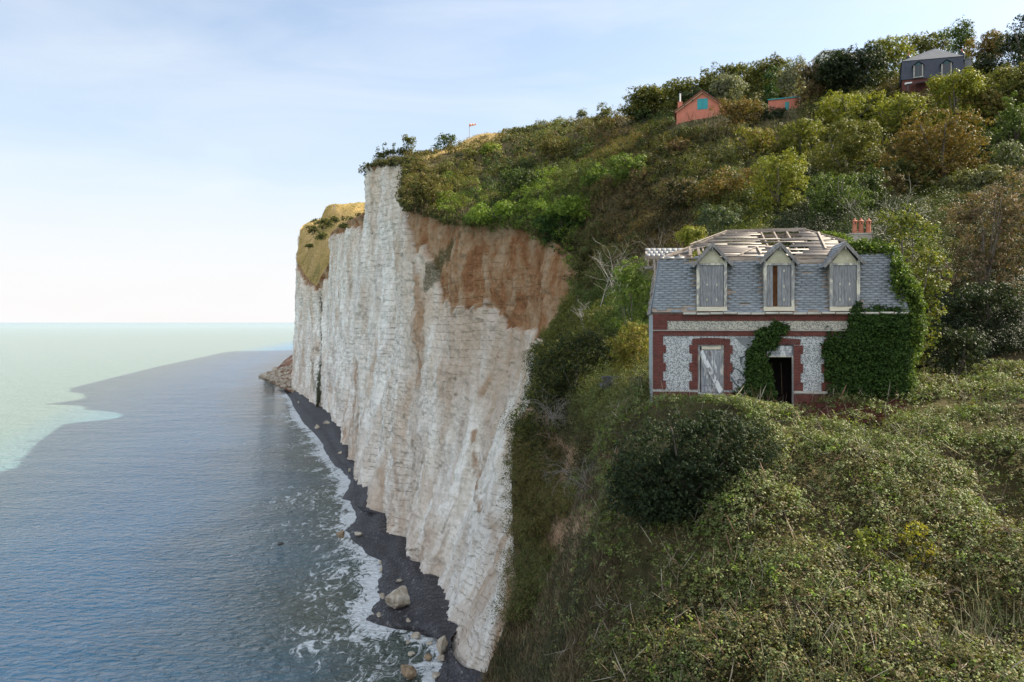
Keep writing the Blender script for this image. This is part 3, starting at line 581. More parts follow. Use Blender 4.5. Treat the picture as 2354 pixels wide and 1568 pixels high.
# door 1: frame, leaf, panel above, step
f = MB(); f.box(d1[0], d1[0]+.10, .04, .14, *zd1); f.box(d1[1]-.10, d1[1], .04, .14, *zd1); f.box(d1[0]+.101, d1[1]-.101, .05, .13, zd1[1]-.05, zd1[1])
dr = tag(f.build('door_frame', POST, house))
f = MB(); a, b_ = U(553), U(697); n = 5
for k in range(n): f.box(a+(b_-a)*k/n+.004, a+(b_-a)*(k+1)/n-.004, .07, .10+rg.uniform(0, .006), zd1[0]+.30, Zc(997, 620))
f.box(a-.01, b_+.01, .055, .105, zd1[0]+.02, zd1[0]+.28); f.box(a-.01, a+.06, .052, .069, zd1[0]+.281, Zc(997, 620)-.01); f.box(b_-.07, b_+.01, .052, .069, zd1[0]+.281, Zc(997, 620)-.01)
door = f.build('door', DOORW, house); door['label'] = 'peeling white door behind a slanting plank'
f = MB(); f.box(U(606), U(628), .045, .069, Zc(1034, 617), Zc(1030, 617)); f.box(U(614), U(620), .04, .069, Zc(1030, 617), Zc(1008, 617)); f.build('letter_plate', IRON, door)
f = MB(); f.box(U(555), U(697), .06, .10, Zc(993, 620), Zc(964, 620)); f.build('door_panel', CREAMW, house)
f = MB(); f.box(U(525), U(722), -.38, -.04, -.9, Zc(1312, 620)); f.build('door_step', CONC, house)
f = MB(); f.box(d1[0]+.11, d1[1]-.11, .5, .53, zd1[0], zd1[1]-.06); f.build('door_lining', RUST, house)
# doorway 2: boarded transom and frame
f = MB(); zt = Zc(1040, 1120)
for k in range(4): zz0 = zt+(zd2[1]-.04-zt)*k/4; f.box(d2[0]+.02, d2[1]-.03, .05+.006*(k % 2), .09, zz0+.004, zt+(zd2[1]-.04-zt)*(k+1)/4-.003)
tb_ = f.build('transom_boards', DOORW, house)
f = MB(); f.box(d2[1]-.045, d2[1]-.005, .0, .16, -.3, zt-.005); f.box(d2[0]+.01, d2[1]-.05, .03, .12, zt-.05, zt-.004); f.build('doorway_frame', POST, house)
# window 3 behind the ivy
f = MB(); f.box(w3[0]+.01, w3[1]-.01, .08, .12, zw3[0]+.01, zw3[1]-.01); f.build('window_board', SHUT, house)
# gutter with brackets
f = MB(); g0 = U(415); n = 16; pts = []
for k in range(n):
    a0_, a1_ = g0+(WID+.05-g0)*k/n, g0+(WID+.05-g0)*(k+1)/n; dz_ = -.012*math.sin(k*1.7)
    prof = [(-.16+.07*math.cos(an)-.02, ZE+.03+dz_+.07*math.sin(an)) for an in np.linspace(math.pi, 2*math.pi, 7)]
    vs = [(a0_+.012, y, z) for y, z in prof]+[(a1_-.012, y, z) for y, z in prof]; vs2 = [(x, y, z+.012) for x, y, z in vs]
    f.add(vs, [(i, i+1, i+8, i+7) for i in range(6)]); f.add(vs2, [(i+7, i+8, i+1, i) for i in range(6)])
    f.box(a0_+.012, a1_-.012, -.262, -.244, ZE+.025+dz_, ZE+.05+dz_)
gut = f.build('gutter', METAL, house)
for k in range(n+1):
    f = MB(); x = g0+(WID+.03-g0)*k/n; f.box(x-.011, x+.011, -.275, -.036, ZE-.055, ZE-.04); f.box(x-.012, x+.012, -.276, -.262, ZE-.045, ZE+.055); f.build('bracket', IRON, gut)
# mansard: front slope with slates
SET = .55; HM_ = ZT-ZE; fl_l = .10
def front(u, s):
    t = max(s, 0)/HM_; y = -.10+(SET+.10)*t**.9; return (u, y, ZE+.06+s), (0, -.965, .26)
LT, RT = U(250, .5), U(1945, .5)
def wf(s): t = s/HM_; e = LT*t**.75; return (-.10+(LT+.10)*t**.8, WID+.12-(WID+.12-RT)*t**.8)
dorm = [(517, 735, 1, 478, 400, 630, 220, 790, 390), (1000, 1222, 2, 962, 375, 1120, 218, 1268, 380), (1477, 1695, 3, 1430, 400, 1590, 212, 1742, 375)]
dpan = [(U(a), U(b_)) for a, b_, *_ in dorm]
def missf(u, r):
    if any(a-.02 < u < b_+.02 for a, b_ in dpan) and r < 18: return True
    if r in (1, 2) and U(385) < u < U(480) and rg.random() < .75: return True
    if r == 0 and u < U(500): return rg.random() < .85
    if r == 1 and u < U(460): return rg.random() < .45
    if r == 0: return rg.random() < .15
    if r >= 20 and U(1230) < u < U(1470): return True
    if r >= 21 and U(450) < u < U(540): return True
    if r >= 22 and U(740) < u < U(1000): return rg.random() < .8
    return rg.random() < .008
NR = 24
tiles('mansard_slates', plane_slates(front, wf, NR, HM_-.02, rg, missf, .44, .012), SLATE, house, rg)
mbs = [MB() for _ in range(4)]                                     # boarding under the slates
for k in range(13):
    s0, s1 = HM_*k/13+.01, HM_*(k+1)/13-.015
    if k == 12: continue
    w0, w1 = wf(s0); w0 += .05; w1 -= .05
    segs = []; x = w0
    for a, b_ in dpan: segs.append((x, a+.03)); x = b_-.03
    segs.append((x, w1))
    for m, (a, b_) in zip(mbs, segs):
        (p0, _), (p1, _) = front(a, s0), front(a, s1); m.slab([(a, p0[1], p0[2]), (b_, p0[1], p0[2]), (b_, p1[1], p1[2]), (a, p1[1], p1[2])], .02)
for m in mbs: m.build('mansard_boards', RAFT, house)
m = MB()
for k in range(26):                                                # studs behind
    u = .1+(WID-.2)*k/25
    if not any(a-.05 < u < b_+.05 for a, b_ in dpan): m.bar((u, .03, ZE+.02), (u, SET+.05, ZT-.02), .07, .07)
m.bar((LT-.05, SET+.06, ZT-.03), (RT+.05, SET+.06, ZT-.03), .10, .12); m.box(LT, U(540, .5), SET-.1, SET, ZT-.06, ZT-.02); m.box(U(735, .5), U(1005, .5), SET-.075, SET-.015, ZT-.2, ZT-.03); m.box(U(1225, .5), U(1475, .5), SET-.055, SET-.01, ZT-.13, ZT-.02)
m.build('wall_plate', RAFT, house)
# left and right mansard sides
m = MB(); y_b = DEP-SET
def side(u0b, u0t, sgn):
    for k in range(9):
        y = .15+(DEP-.3)*k/8; yt = SET+(DEP-2*SET)*k/8; m.bar((u0b, y, ZE), (u0t, yt, ZT), .07, .05)
side(WID+.02, RT-.03, -1); m.build('side_rafters', RAFT, house); m = MB(); side(-.02, LT+.03, 1)
for k in range(10):
    t = (k+.5)/10; u = -.06+(LT)*t; 
    if k in (3, 8): continue
    m.slab([(u-.03, .0+SET*t, ZE+HM_*(t-.045)), (u+.0, SET*t, ZE+HM_*(t+.035)), (u+.0, DEP-SET*t-rg.uniform(0, 1), ZE+HM_*(t+.035)), (u-.03, DEP-SET*t-1, ZE+HM_*(t-.045))][::-1], .02)
m.build('side_laths', RAFT, house)
m = MB(); m.bar((-.13, -.08, ZE-.02), (LT*.55-.03, .32, ZE+HM_*.55), .05, .11); m.bar((LT*.55-.03, .32, ZE+HM_*.55), (LT-.03, SET-.03, ZT-.1), .05, .10); m.build('hip_board', SLATE, house)
def rside(y, s): t = max(s, 0)/HM_; return (WID+.12-(WID+.12-RT)*t**.8, y, ZE+.06+s), (.95, 0, .3)
tiles('side_slates', plane_slates(lambda y, s: rside(y, s), lambda s: (-.1+.6*s/HM_, DEP-.5*s/HM_), 22, HM_, rg, lambda u, r: rg.random() < .05, .42), SLATE, house, rg)
m = MB(); m.slab([(WID-.02, .0, ZE+.02), (WID-.02, DEP, ZE+.02), (RT-.03, DEP-SET, ZT-.05), (RT-.03, SET, ZT-.05)], .03); m.slab([(.1, DEP, ZE+.02), (LT, DEP-SET, ZT-.05), (RT, DEP-SET, ZT-.05), (WID-.1, DEP, ZE+.02)][::-1], .04)
m.build('rear_boards', RAFT, house)
# upper roof: ridge, hips, rafters and ragged planking
YR = DEP/2; ZR = Zc(133, 1020, YR); r0, r1 = U(742, YR), U(1300, YR)
m = MB(); m.bar((r0-.05, YR, ZR), (r1+.05, YR, ZR+.02), .06, .17); m.bar((r0+.05, YR+.3, ZR-.2), (r1, YR+.3, ZR-.2), .06, .16)
m.build('ridge_beam', RAFT, house)
fe = (SET-.02, ZT); 
def rf(u, q, off=0): y = fe[0]+(YR-fe[0])*q; return (u, y-.0, fe[1]+(ZR-fe[1])*q+off)
def lim(q): return LT+(r0-LT)*q, RT+(r1-RT)*q
m = MB()
for k in range(17):
    u = LT+.25+(RT-LT-.5)*k/16; q1 = 1.0
    if u < r0: q1 = (u-LT)/(r0-LT)
    if u > r1: q1 = (RT-u)/(RT-r1)
    if u < U(500, 1.5) and k % 2: continue
    m.bar(rf(u, 0, -.06), rf(u, max(q1, .05), -.06), .065, .10)
    if 4 < k < 13 and k % 2 == 0: m.bar((u, YR+.03, ZR-.06), (u, DEP-SET, ZT-.05), .065, .10)
m.bar((LT+.1, SET+.1, ZT-.02), (r0, YR, ZR-.03), .08, .12); m.bar((RT-.02, SET, ZT), (r1, YR, ZR), .07, .13)
m.bar((LT+.1, DEP-SET, ZT-.02), (r0, YR, ZR-.03), .08, .12); m.bar((RT-.02, DEP-SET, ZT), (r1, YR, ZR), .07, .13)
m.build('rafters', RAFT, house)
# planks of the front slope: rows (from the eave up) with the spans that are still there, as parts of the enlarged picture
rows_ = [[(540,1195),(1235,1590),(1700,1800)], [(560,1600)], [(580,1200),(1290,1600)], [(600,1600)],
 [(610,1190),(1330,1600)], [(620,1120),(1190,1590)], [(480,1030),(1200,1580)], [(500,990),(1230,1545)], [(500,1300),(1350,1540)], [(590,980),(1150,1520)],
 [(600,1510)], [(640,960),(1290,1480)], [(640,905),(1240,1460)], [(690,985),(1270,1430)], [(745,960),(1270,1400)], [(1262,1370)]]
pb = []
for k, rw in enumerate(rows_):
    q0, q1 = k/len(rows_)+.002, (k+1)/len(rows_)-.002; yv = fe[0]+(YR-fe[0])*(q0+q1)/2; l0, l1 = lim((q0+q1)/2)
    if k in (6, 8, 10, 12, 14): q1 -= .022
    for a, b_ in rw:
        a = max(U(a, yv), l0+.02); b_ = min(U(b_, yv), l1-.02)
        while a < b_-.1:
            e = min(b_, a+rg.uniform(1.4, 3.4)); j = rg.uniform(-.003, .003)
            pb.append(slab8([rf(a, q0+j, .03+rg.uniform(0, .012)), rf(e-.01, q0-j, .03+rg.uniform(0, .012)), rf(e-.01-rg.uniform(0, .03), q1-j, .026), rf(a, q1+j, .026)], .018)); a = e
PLK = tile_mat('sun_bleached_plank', (.165, .14, .122), .28)
tiles('roof_planks', pb, PLK, house, rg, 1.2)
m = MB()                                                           # odd battens lying on the slope
for (a, q0, b_, q1, w_) in ((470, .45, 735, .98, .07), (820, .02, 960, .32, .05), (955, .34, 985, .05, .06), (1400, .85, 1455, .2, .08), (500, .55, 1330, .58, .05), (1700, .02, 1725, .16, .06), (470, .25, 640, .42, .07), (300, .02, 460, .2, .06)):
    m.bar(rf(U(a, fe[0]+(YR-fe[0])*q0), q0, .065), rf(U(b_, fe[0]+(YR-fe[0])*q1), q1, .075), w_, .035)
m.build('batten', PLKB := PLANKW, house)
# right hip planks
pb = []
for k in range(12):
    q0, q1 = k/12+.01, (k+1)/12-.01; x0, x1 = RT+(r1-RT)*q0, RT+(r1-RT)*q1; z0, z1 = ZT+(ZR-ZT)*q0, ZT+(ZR-ZT)*q1
    pb.append(slab8([(x0, SET+(YR-SET)*q0, z0+.02), (x0, DEP-SET-(YR-SET)*q0, z0+.02), (x1, DEP-SET-(YR-SET)*q1, z1+.02), (x1, SET+(YR-SET)*q1, z1+.02)], .018))
tiles('hip_planks', pb, PLK, house, rg)
# broken left eave slab with pale slates, and the hanging stumps
def Q(cx, cy, v): u, z = C1(cx, cy, v); return Vector((u, v, z))
A0, A1, A2, A3 = Q(146, 318, 1.6), Q(470, 318, .9), Q(500, 262, 2.8), Q(146, 262, 3.6)
def lf_(u, s): t = u; p = A0.lerp(A1, t).lerp(A3.lerp(A2, t), s); n = (A1-A0).cross(A3-A0).normalized(); return tuple(p), tuple(n)
bx_ = []
for r in range(3):
    for k in range(9):
        a, b_ = (k+(.5 if r % 2 else 0))/9, (k+1+(.5 if r % 2 else 0))/9
        if b_ > 1 or (r == 0 and k in (5, 7, 8)): continue
        p = [Vector(lf_(uu, ss)[0])+Vector(lf_(0, 0)[1])*l for uu, ss, l in ((a+.004, r/3-.02, .022), (b_-.004, r/3-.02, .022), (b_-.004, (r+1)/3+.02, .014), (a+.004, (r+1)/3+.02, .014))]
        bx_.append(slab8(p, .012))
tiles('broken_eave_slates', bx_, SLATEL, house, rg)
m = MB(); m.slab([A0, A1, A2, A3], .05); m.bar(Q(146, 326, 1.6), Q(440, 330, .9), .08, .12); m.bar(Q(150, 300, 1.5), Q(150, 345, 1.5), .06, .1); m.bar(Q(280, 305, 1.2), Q(460, 262, 1.6), .07, .04); m.bar(Q(350, 312, 1.0), Q(600, 235, 2.0), .07, .04)
m.bar(Q(168, 330, 1.5), Q(166, 400, 1.5), .13, .05); m.bar(Q(207, 325, 1.1), Q(203, 402, 1.1), .12, .06); m.bar(Q(232, 330, .8), Q(225, 395, .8), .10, .05); m.bar(Q(150, 402, 2.5), Q(215, 395, 1.6), .12, .12); m.bar(Q(527, 255, 1.1), Q(540, 315, .7), .12, .06); m.bar(Q(470, 262, 1.1), Q(475, 315, .7), .13, .06)
m.build('broken_eave', RAFT, house)
# dormers
for (pa, pb_, no, lx, ly, ax, ay, rx_, ry_) in dorm:
    a, b_ = U(pa), U(pb_); y0 = -.12; zb, zt_ = Zc(715, pa), Zc(375, pa); zap = C1(ax, ay, y0)[1]; uap = C1(ax, ay, y0)[0]; L_ = C1(lx, ly, y0-.1); R_ = C1(rx_, ry_, y0-.1)
    f = MB(); pw = .125
    f.box(a, a+pw, y0, y0+.12, zb+.19, zt_+.06); f.box(b_-pw, b_, y0, y0+.12, zb+.19, zt_+.06); f.box(a+pw+.001, b_-pw-.001, y0+.01, y0+.1, zt_-.06, zt_+.02)
    f.box(a-.03, a+.09, y0-.05, y0+.1, zt_+.062, zt_+.16); f.box(b_-.09, b_+.03, y0-.05, y0+.1, zt_+.062, zt_+.16)
    D = f.build('dormer', POST, house)
    f = MB(); f.box(a, b_, y0-.02, y0+.12, zb, zb+.188); f.build('sill', CREAMW, D)
    f = MB(); f.prism([(a+.06, zt_+.025), (b_-.06, zt_+.025), (uap+.04, zap-.22), (uap-.04, zap-.22)], y0+.03, y0+.09); f.build('pediment', PLAST, D)
    f = MB(); f.box(a+.01, a+.04, y0+.12, 1.0, zb+.19, zt_+.1); f.build('cheek', RAFT, D); f = MB(); f.box(b_-.04, b_-.01, y0+.12, 1.0, zb+.19, zt_+.1); f.build('cheek', RAFT, D)
    f = MB(); A_ = Vector((uap, y0-.13, zap-.07)); f.bar(A_+Vector((.02, 0, .02)), (L_[0]+.05, y0-.13, L_[1]+.03), .055, .13, (0, 0, 1)); f.bar(A_+Vector((-.02, .0, .02)), (R_[0]-.05, y0-.13, R_[1]+.03), .05, .125, (0, 0, 1))
    f.bar((uap, y0-.1, zap-.08), (uap, y0-.1, zap-.34), .07, .05); f.bar((uap, y0-.1, zap-.1), (uap, 2.4, zap-.12), .07, .09)
    f.build('barge_board', BARGE, D)
    tl = []
    for sgn, E in ((-1, L_), (1, R_)):
        ln_ = 9
        for k in range(ln_):
            q0, q1 = k/ln_, (k+1.12)/ln_; u0, u1 = uap+(E[0]-uap)*q0, uap+(E[0]-uap)*q1; z0, z1 = zap+(E[1]-zap)*q0, zap+(E[1]-zap)*q1
            for j in range(7):
                ya, yb = y0-.12+j*.24, y0-.12+(j+1)*.24-.008
                if no == 2 and rg.random() < .12: continue
                p = [Vector((u1, ya, z1+.03)), Vector((u1, yb, z1+.03)), Vector((u0, yb, z0+.012)), Vector((u0, ya, z0+.012))]
                if sgn < 0: p = p[::-1]
                tl.append(slab8(p, .012))
    tiles('dormer_slates', tl, SLATE, D, rg)
    ia, ib = a+pw+.02, b_-pw-.02
    if no == 1: leaves = [(ia+.0, ib, [])]
    span = ib-ia; n = 8
    for leaf, (l0, l1) in enumerate(((0, 4), (4, 8))):
        f = MB()
        for k in range(l0, l1):
            if no == 2 and k in (2, ): continue
            x0, x1 = ia+span*k/n, ia+span*(k+1)/n
            if no == 2 and k == 3: x0 += .07
            f.box(x0+.003, x1-.003, y0+.05+rg.uniform(0, .012), y0+.085, zb+.2+rg.uniform(0, .02), zt_-.065)
        s_ = f.build('shutter', SHUT, D)
        for hz0 in ((.62, 1.35) if no != 2 else (.62, 1.25, 2.0)):
            if no == 2 and leaf == 0: continue
            f = MB(); hx0 = ia+span*(.30 if leaf == 0 else .72); hz1 = zb+.2+(hz0-.35)*.9; f.box(hx0-.025, hx0+.02, y0+.035, y0+.052, hz1, hz1+.10); f.build('hinge', CREAMW, s_)
    f = MB(); f.box(ia-.02, ib+.02, y0+.35, y0+.38, zb+.2, zt_-.06); f.build('lining', RUST, D)
# chimney with three pots
cv = 6.2; u0, z1 = C1(1634, 150, cv); u1, z0 = C1(1790, 215, cv)
f = MB(); f.box(u0, u1, cv, cv+.6, ZT-1.2, z1-.08); f.box(u0-.03, u1+.03, cv-.03, cv+.63, z1-.079, z1); ch = f.build('chimney', CONC, house)
for cx in (1667, 1713, 1768):
    uc, zp = C1(cx, 40, cv+.2); f = MB(); h = zp-z1; c_ = (uc, cv+.3, z1)
    f.lathe([(.125, 0), (.125, .06), (.105, .3*h), (.10, .55*h), (.115, .6*h), (.118, .76*h), (.14, .79*h), (.135, .82*h), (.05, .9*h), (.045, .93*h), (.055, .96*h), (.02, h)], 14, c_)
    p = f.build('chimney_pot', TERRA, ch, smooth=False)
    for an in (200, 270, 340): 
        f = MB(); f.box(uc+.112*math.cos(R(an))-.025, uc+.112*math.cos(R(an))+.025, cv+.3+.118*math.sin(R(an))-.006, cv+.3+.118*math.sin(R(an))+.006, z1+.62*h, z1+.74*h)
        f.build('vent_slot', DARKIN, p)
# wall painting beside the first door: curved grey sweeps
PAINT = mat_noise('spray_paint', [(.05, .06, .07), (.10, .12, .13)], 3, .8, 0)
PAINTL = mat_noise('spray_paint_grey', [(.12, .13, .14), (.20, .215, .22)], 3, .8, 0)
def flat(name, polys, mat, off):
    f = MB()
    for pl in polys:
        p = [C1(x, y, -off) for x, y in pl]; f.prism(p if True else p[::-1], -off-.002, -off)
    return f.build(name, mat, house)
flat('wall_painting', [[(760,1125),(775,1118),(792,1122),(800,1130),(786,1145),(778,1165),(766,1172)], [(800,1128),(822,1135),(845,1155),(862,1185),(858,1196),(846,1180),(828,1155),(806,1137)],
 [(762,1178),(776,1200),(800,1235),(826,1262),(820,1266),(790,1240),(766,1205)], [(822,1035),(834,1050),(846,1042),(872,1040),(870,1046),(846,1060),(842,1112),(836,1100),(832,1070)],
 [(812,1222),(818,1210),(832,1205),(846,1212),(862,1206),(860,1214),(846,1222),(830,1214),(820,1220),(826,1240),(816,1240)]], PAINT, .008)
flat('wall_painting', [[(795,905),(910,905),(915,980),(905,1000),(880,985),(840,950)], [(884,905),(950,905),(945,930),(925,920)]], PAINTL, .006)
# the plank slanting across the first door
pk = tag(MB(), None) if False else None
f = MB(); p0, p1 = Vector(HM @ Vector((U(545), -.10, Zc(1003, 545)))), Vector(HM @ Vector((U(692), -.16, Zc(1300, 692))))
dd = (p1-p0).normalized(); nrm = Vector((-st_, -ct, 0)); f.bar(p0, p1, .20, .03, nrm); 
f.bar(p0+dd*.05-Vector((0, 0, 0))+nrm*.02, p1-dd*.8+nrm*.02, .07, .02, nrm); f.bar(p0+nrm*.03, p0+dd*.14+nrm*.03, .19, .04, nrm)
o = f.build('loose_plank', wood('peeling_plank', (.10, .10, .11), (.22, .22, .23), (.36, .37, .38), (9, 9, .8), (.60, .62, .62), (.50, .56))); tag(o, 'long peeling plank slanting across the closed left door', 'plank')
# ------------------------------------------------------------------ foliage built from leaf-sized faces
RN = np.random.default_rng(11)
def unit(v): return v/np.maximum(np.linalg.norm(v, axis=-1, keepdims=True), 1e-9)
def leaves(pos, nrm, size, col, asp=.62, along=None, rng=RN):
    n = len(pos); r = rng.normal(size=(n, 3)) if along is None else along + .35*rng.normal(size=(n, 3))
    t = unit(r - nrm*np.sum(r*nrm, 1, keepdims=True)); b = np.cross(nrm, t); s = np.asarray(size)[:, None]
    v = np.stack([pos-t*s*.5, pos+b*s*.5*asp+nrm*s*.10-t*s*.05, pos+t*s*.5-nrm*s*.06, pos-b*s*.5*asp+nrm*s*.10-t*s*.05], 1)
    return v.reshape(-1, 3), col
def leaf_obj(name, vs, cs, mat=None, parent=None):
    V = np.concatenate(vs); C = np.concatenate(cs); F_ = np.arange(len(V)).reshape(-1, 4)
    return mesh_np(name, V, F_, mat or LEAF, parent, {'col': ('FACE', C)})
def pal_pick(pal, n, rng, wts=None):
    pal = np.array(pal); i = rng.choice(len(pal), n, p=wts); return pal[i]
# leaf colours (albedo)
G_OL = [(0.1105, 0.1235, 0.0286), (0.156, 0.1625, 0.039), (0.078, 0.0975, 0.026), (0.195, 0.169, 0.0455)]
G_YE = [(0.243, 0.2565, 0.0405), (0.1755, 0.2025, 0.0338), (0.3105, 0.2835, 0.0473), (0.1215, 0.1485, 0.027)]
G_MI = [(0.072, 0.114, 0.03), (0.102, 0.144, 0.036), (0.054, 0.084, 0.024), (0.132, 0.168, 0.042)]
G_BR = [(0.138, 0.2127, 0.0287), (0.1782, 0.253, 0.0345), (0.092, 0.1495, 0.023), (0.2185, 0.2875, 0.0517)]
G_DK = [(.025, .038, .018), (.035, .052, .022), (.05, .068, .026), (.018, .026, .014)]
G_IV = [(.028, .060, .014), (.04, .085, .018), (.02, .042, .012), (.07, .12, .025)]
G_BN = [(0.1495, 0.1035, 0.0517), (0.1955, 0.1323, 0.0633), (0.1035, 0.0747, 0.0403), (0.115, 0.115, 0.0403)]
G_RU = [(0.18, 0.108, 0.036), (0.156, 0.138, 0.036), (0.102, 0.102, 0.03), (0.24, 0.144, 0.048)]
G_GY = [(.16, .17, .10), (.21, .22, .14), (.10, .115, .06), (.26, .26, .18)]
G_BL = [(.06, .085, .045), (.085, .115, .06), (.12, .15, .085), (.045, .065, .035)]
G_PK = [(.26, .15, .10), (.32, .20, .14), (.19, .13, .075), (.12, .11, .05)]
G_TM = [(.085, .09, .04), (.12, .12, .05), (.06, .065, .03)]
G_RB = [(0.1475, 0.1842, 0.0639), (0.1863, 0.2228, 0.0902), (0.1087, 0.1414, 0.0451), (0.2251, 0.24, 0.1054), (0.132, 0.1114, 0.0526)]
def blob(c, rad, nleaf, size, pal, rng, nclump=None, spread=.30, up=.35, shell=.72, low=-.25, asp=.62, side=None, rough=.22):
    """leaf cloud: clumps over a noisy ellipsoid, each clump a small shell of leaves"""
    c = np.array(c, float); rad = np.array(rad, float); nclump = nclump or max(8, int(nleaf/38))
    d = unit(rng.normal(size=(nclump, 3))); k = d[:, 2] < low; d[k, 2] *= -.6; d = unit(d)
    off = rng.uniform(0, 50); nn = fbm(d[:, 0]*1.7+off, d[:, 1]*1.7, d[:, 2]*1.7, 3, int(off))
    rr = (1+rough*1.6*nn)*rng.uniform(shell, 1.04, nclump); cc = c+d*rad*rr[:, None]
    per = np.maximum(3, rng.poisson(nleaf/nclump, nclump)); ci = np.repeat(np.arange(nclump), per); n = len(ci)
    e = unit(rng.normal(size=(n, 3))+d[ci]*.9); cr = rad.mean()*spread*rng.uniform(.6, 1.25, nclump)
    pos = cc[ci]+e*cr[ci, None]*rng.uniform(.45, 1.05, n)[:, None]
    nrm = unit(e*.7+d[ci]*.4+np.array((0, 0, up))+.4*rng.normal(size=(n, 3)))
    col = pal_pick(pal, nclump, rng)[ci]*.55+pal_pick(pal, n, rng)*.45; col = col*rng.uniform(.72, 1.28, (n, 1))
    return leaves(pos, nrm, size*rng.uniform(.65, 1.3, n), col, asp, rng=rng)
def blobs(C, RAD, n, size, pals, pidx, rng, per_clump=15, spread=.42, up=.35, shell=.7, low=-.05, asp=.62, rough=.3, nz=.38):
    """many leaf clouds at once: C (m,3), RAD (m,3), n and size per cloud, palette index per cloud"""
    C = np.asarray(C, float); RAD = np.asarray(RAD, float); n = np.asarray(n, int); nk = np.maximum(4, n//per_clump); bi_ = np.repeat(np.arange(len(C)), nk); K = len(bi_)
    d = unit(rng.normal(size=(K, 3))); k = d[:, 2] < low; d[k, 2] *= -.6; d = unit(d); off = C[bi_]*3.1
    nn = fbm(d[:, 0]*1.7+off[:, 0], d[:, 1]*1.7+off[:, 1], d[:, 2]*1.7+off[:, 2], 2, 5); rr = (1+rough*1.6*nn)*rng.uniform(shell, 1.04, K)
    cc = C[bi_]+d*RAD[bi_]*rr[:, None]; per = np.maximum(2, rng.poisson((n/nk)[bi_])); ci = np.repeat(np.arange(K), per); b2 = bi_[ci]; m = len(ci)
    e = unit(rng.normal(size=(m, 3))+d[ci]*.9); cr = (RAD.mean(1)[bi_]*spread*rng.uniform(.6, 1.25, K))[ci]
    pos = cc[ci]+e*(cr*rng.uniform(.45, 1.05, m))[:, None]; nrm = unit(e*.7+d[ci]*.5+np.array((0, 0, up))+nz*rng.normal(size=(m, 3)))
    mp_ = max(len(p) for p in pals); PA = np.array([[p[j % len(p)] for j in range(mp_*6)] for p in pals]); L_ = PA.shape[1]
    pi = np.asarray(pidx); col = PA[pi[bi_], rng.integers(0, L_, K)][ci]*.6+PA[pi[b2], rng.integers(0, L_, m)]*.4; col = col*rng.uniform(.75, 1.25, (m, 1))
    return leaves(pos, nrm, np.asarray(size)[b2]*rng.uniform(.65, 1.3, m), col, asp, rng=rng)
def twigs(mb, base, dirn, length, r0, rng, depth=3, split=3, droop=0.0, spreadv=.55):
    p = Vector(base); d = Vector(dirn).normalized(); pts = [p.copy()]; n = 4
    for k in range(n):
        d = (d+Vector(rng.normal(size=3))*.16+Vector((0, 0, -droop))).normalized(); p = p+d*(length/n); pts.append(p.copy())
    mb.tube(pts, r0, r0*.5, 4 if depth < 3 else 5)
    if depth > 1:
        for k in range(split):
            q = pts[rng.integers(2, n+1)]; nd = (d+Vector(rng.normal(size=3))*spreadv).normalized(); twigs(mb, q, nd, length*rng.uniform(.45, .75), r0*.5, rng, depth-1, split, droop, spreadv)
def gz(x, y): return float(ground(x, y)[0])
DS = np.concatenate([np.arange(14, 80, .5), np.arange(80, 330, 2.0)])
def seat(px, py, hpx=0, d=None):
    """depth at which the ray through that photo point is hpx (photo px) above the ground"""
    if d: return d
    x = (px-CX)/F*DS; z = (HY-py)/F*DS; h = (z-ground(x, DS))*F/DS; k = np.where(h <= hpx)[0]
    return float(DS[k[0]]) if len(k) else 250.0
BARK = mat_noise('bark', [(.06, .045, .035), (.12, .10, .08), (.20, .17, .14)], 3, .9, .6, (1, 1, .3))
PALEB = mat_noise('pale_bark', [(.24, .21, .17), (.38, .34, .29), (.46, .42, .37)], 3, .9, .4, (1, 1, .3))
vi = 0
SKY_D = {}
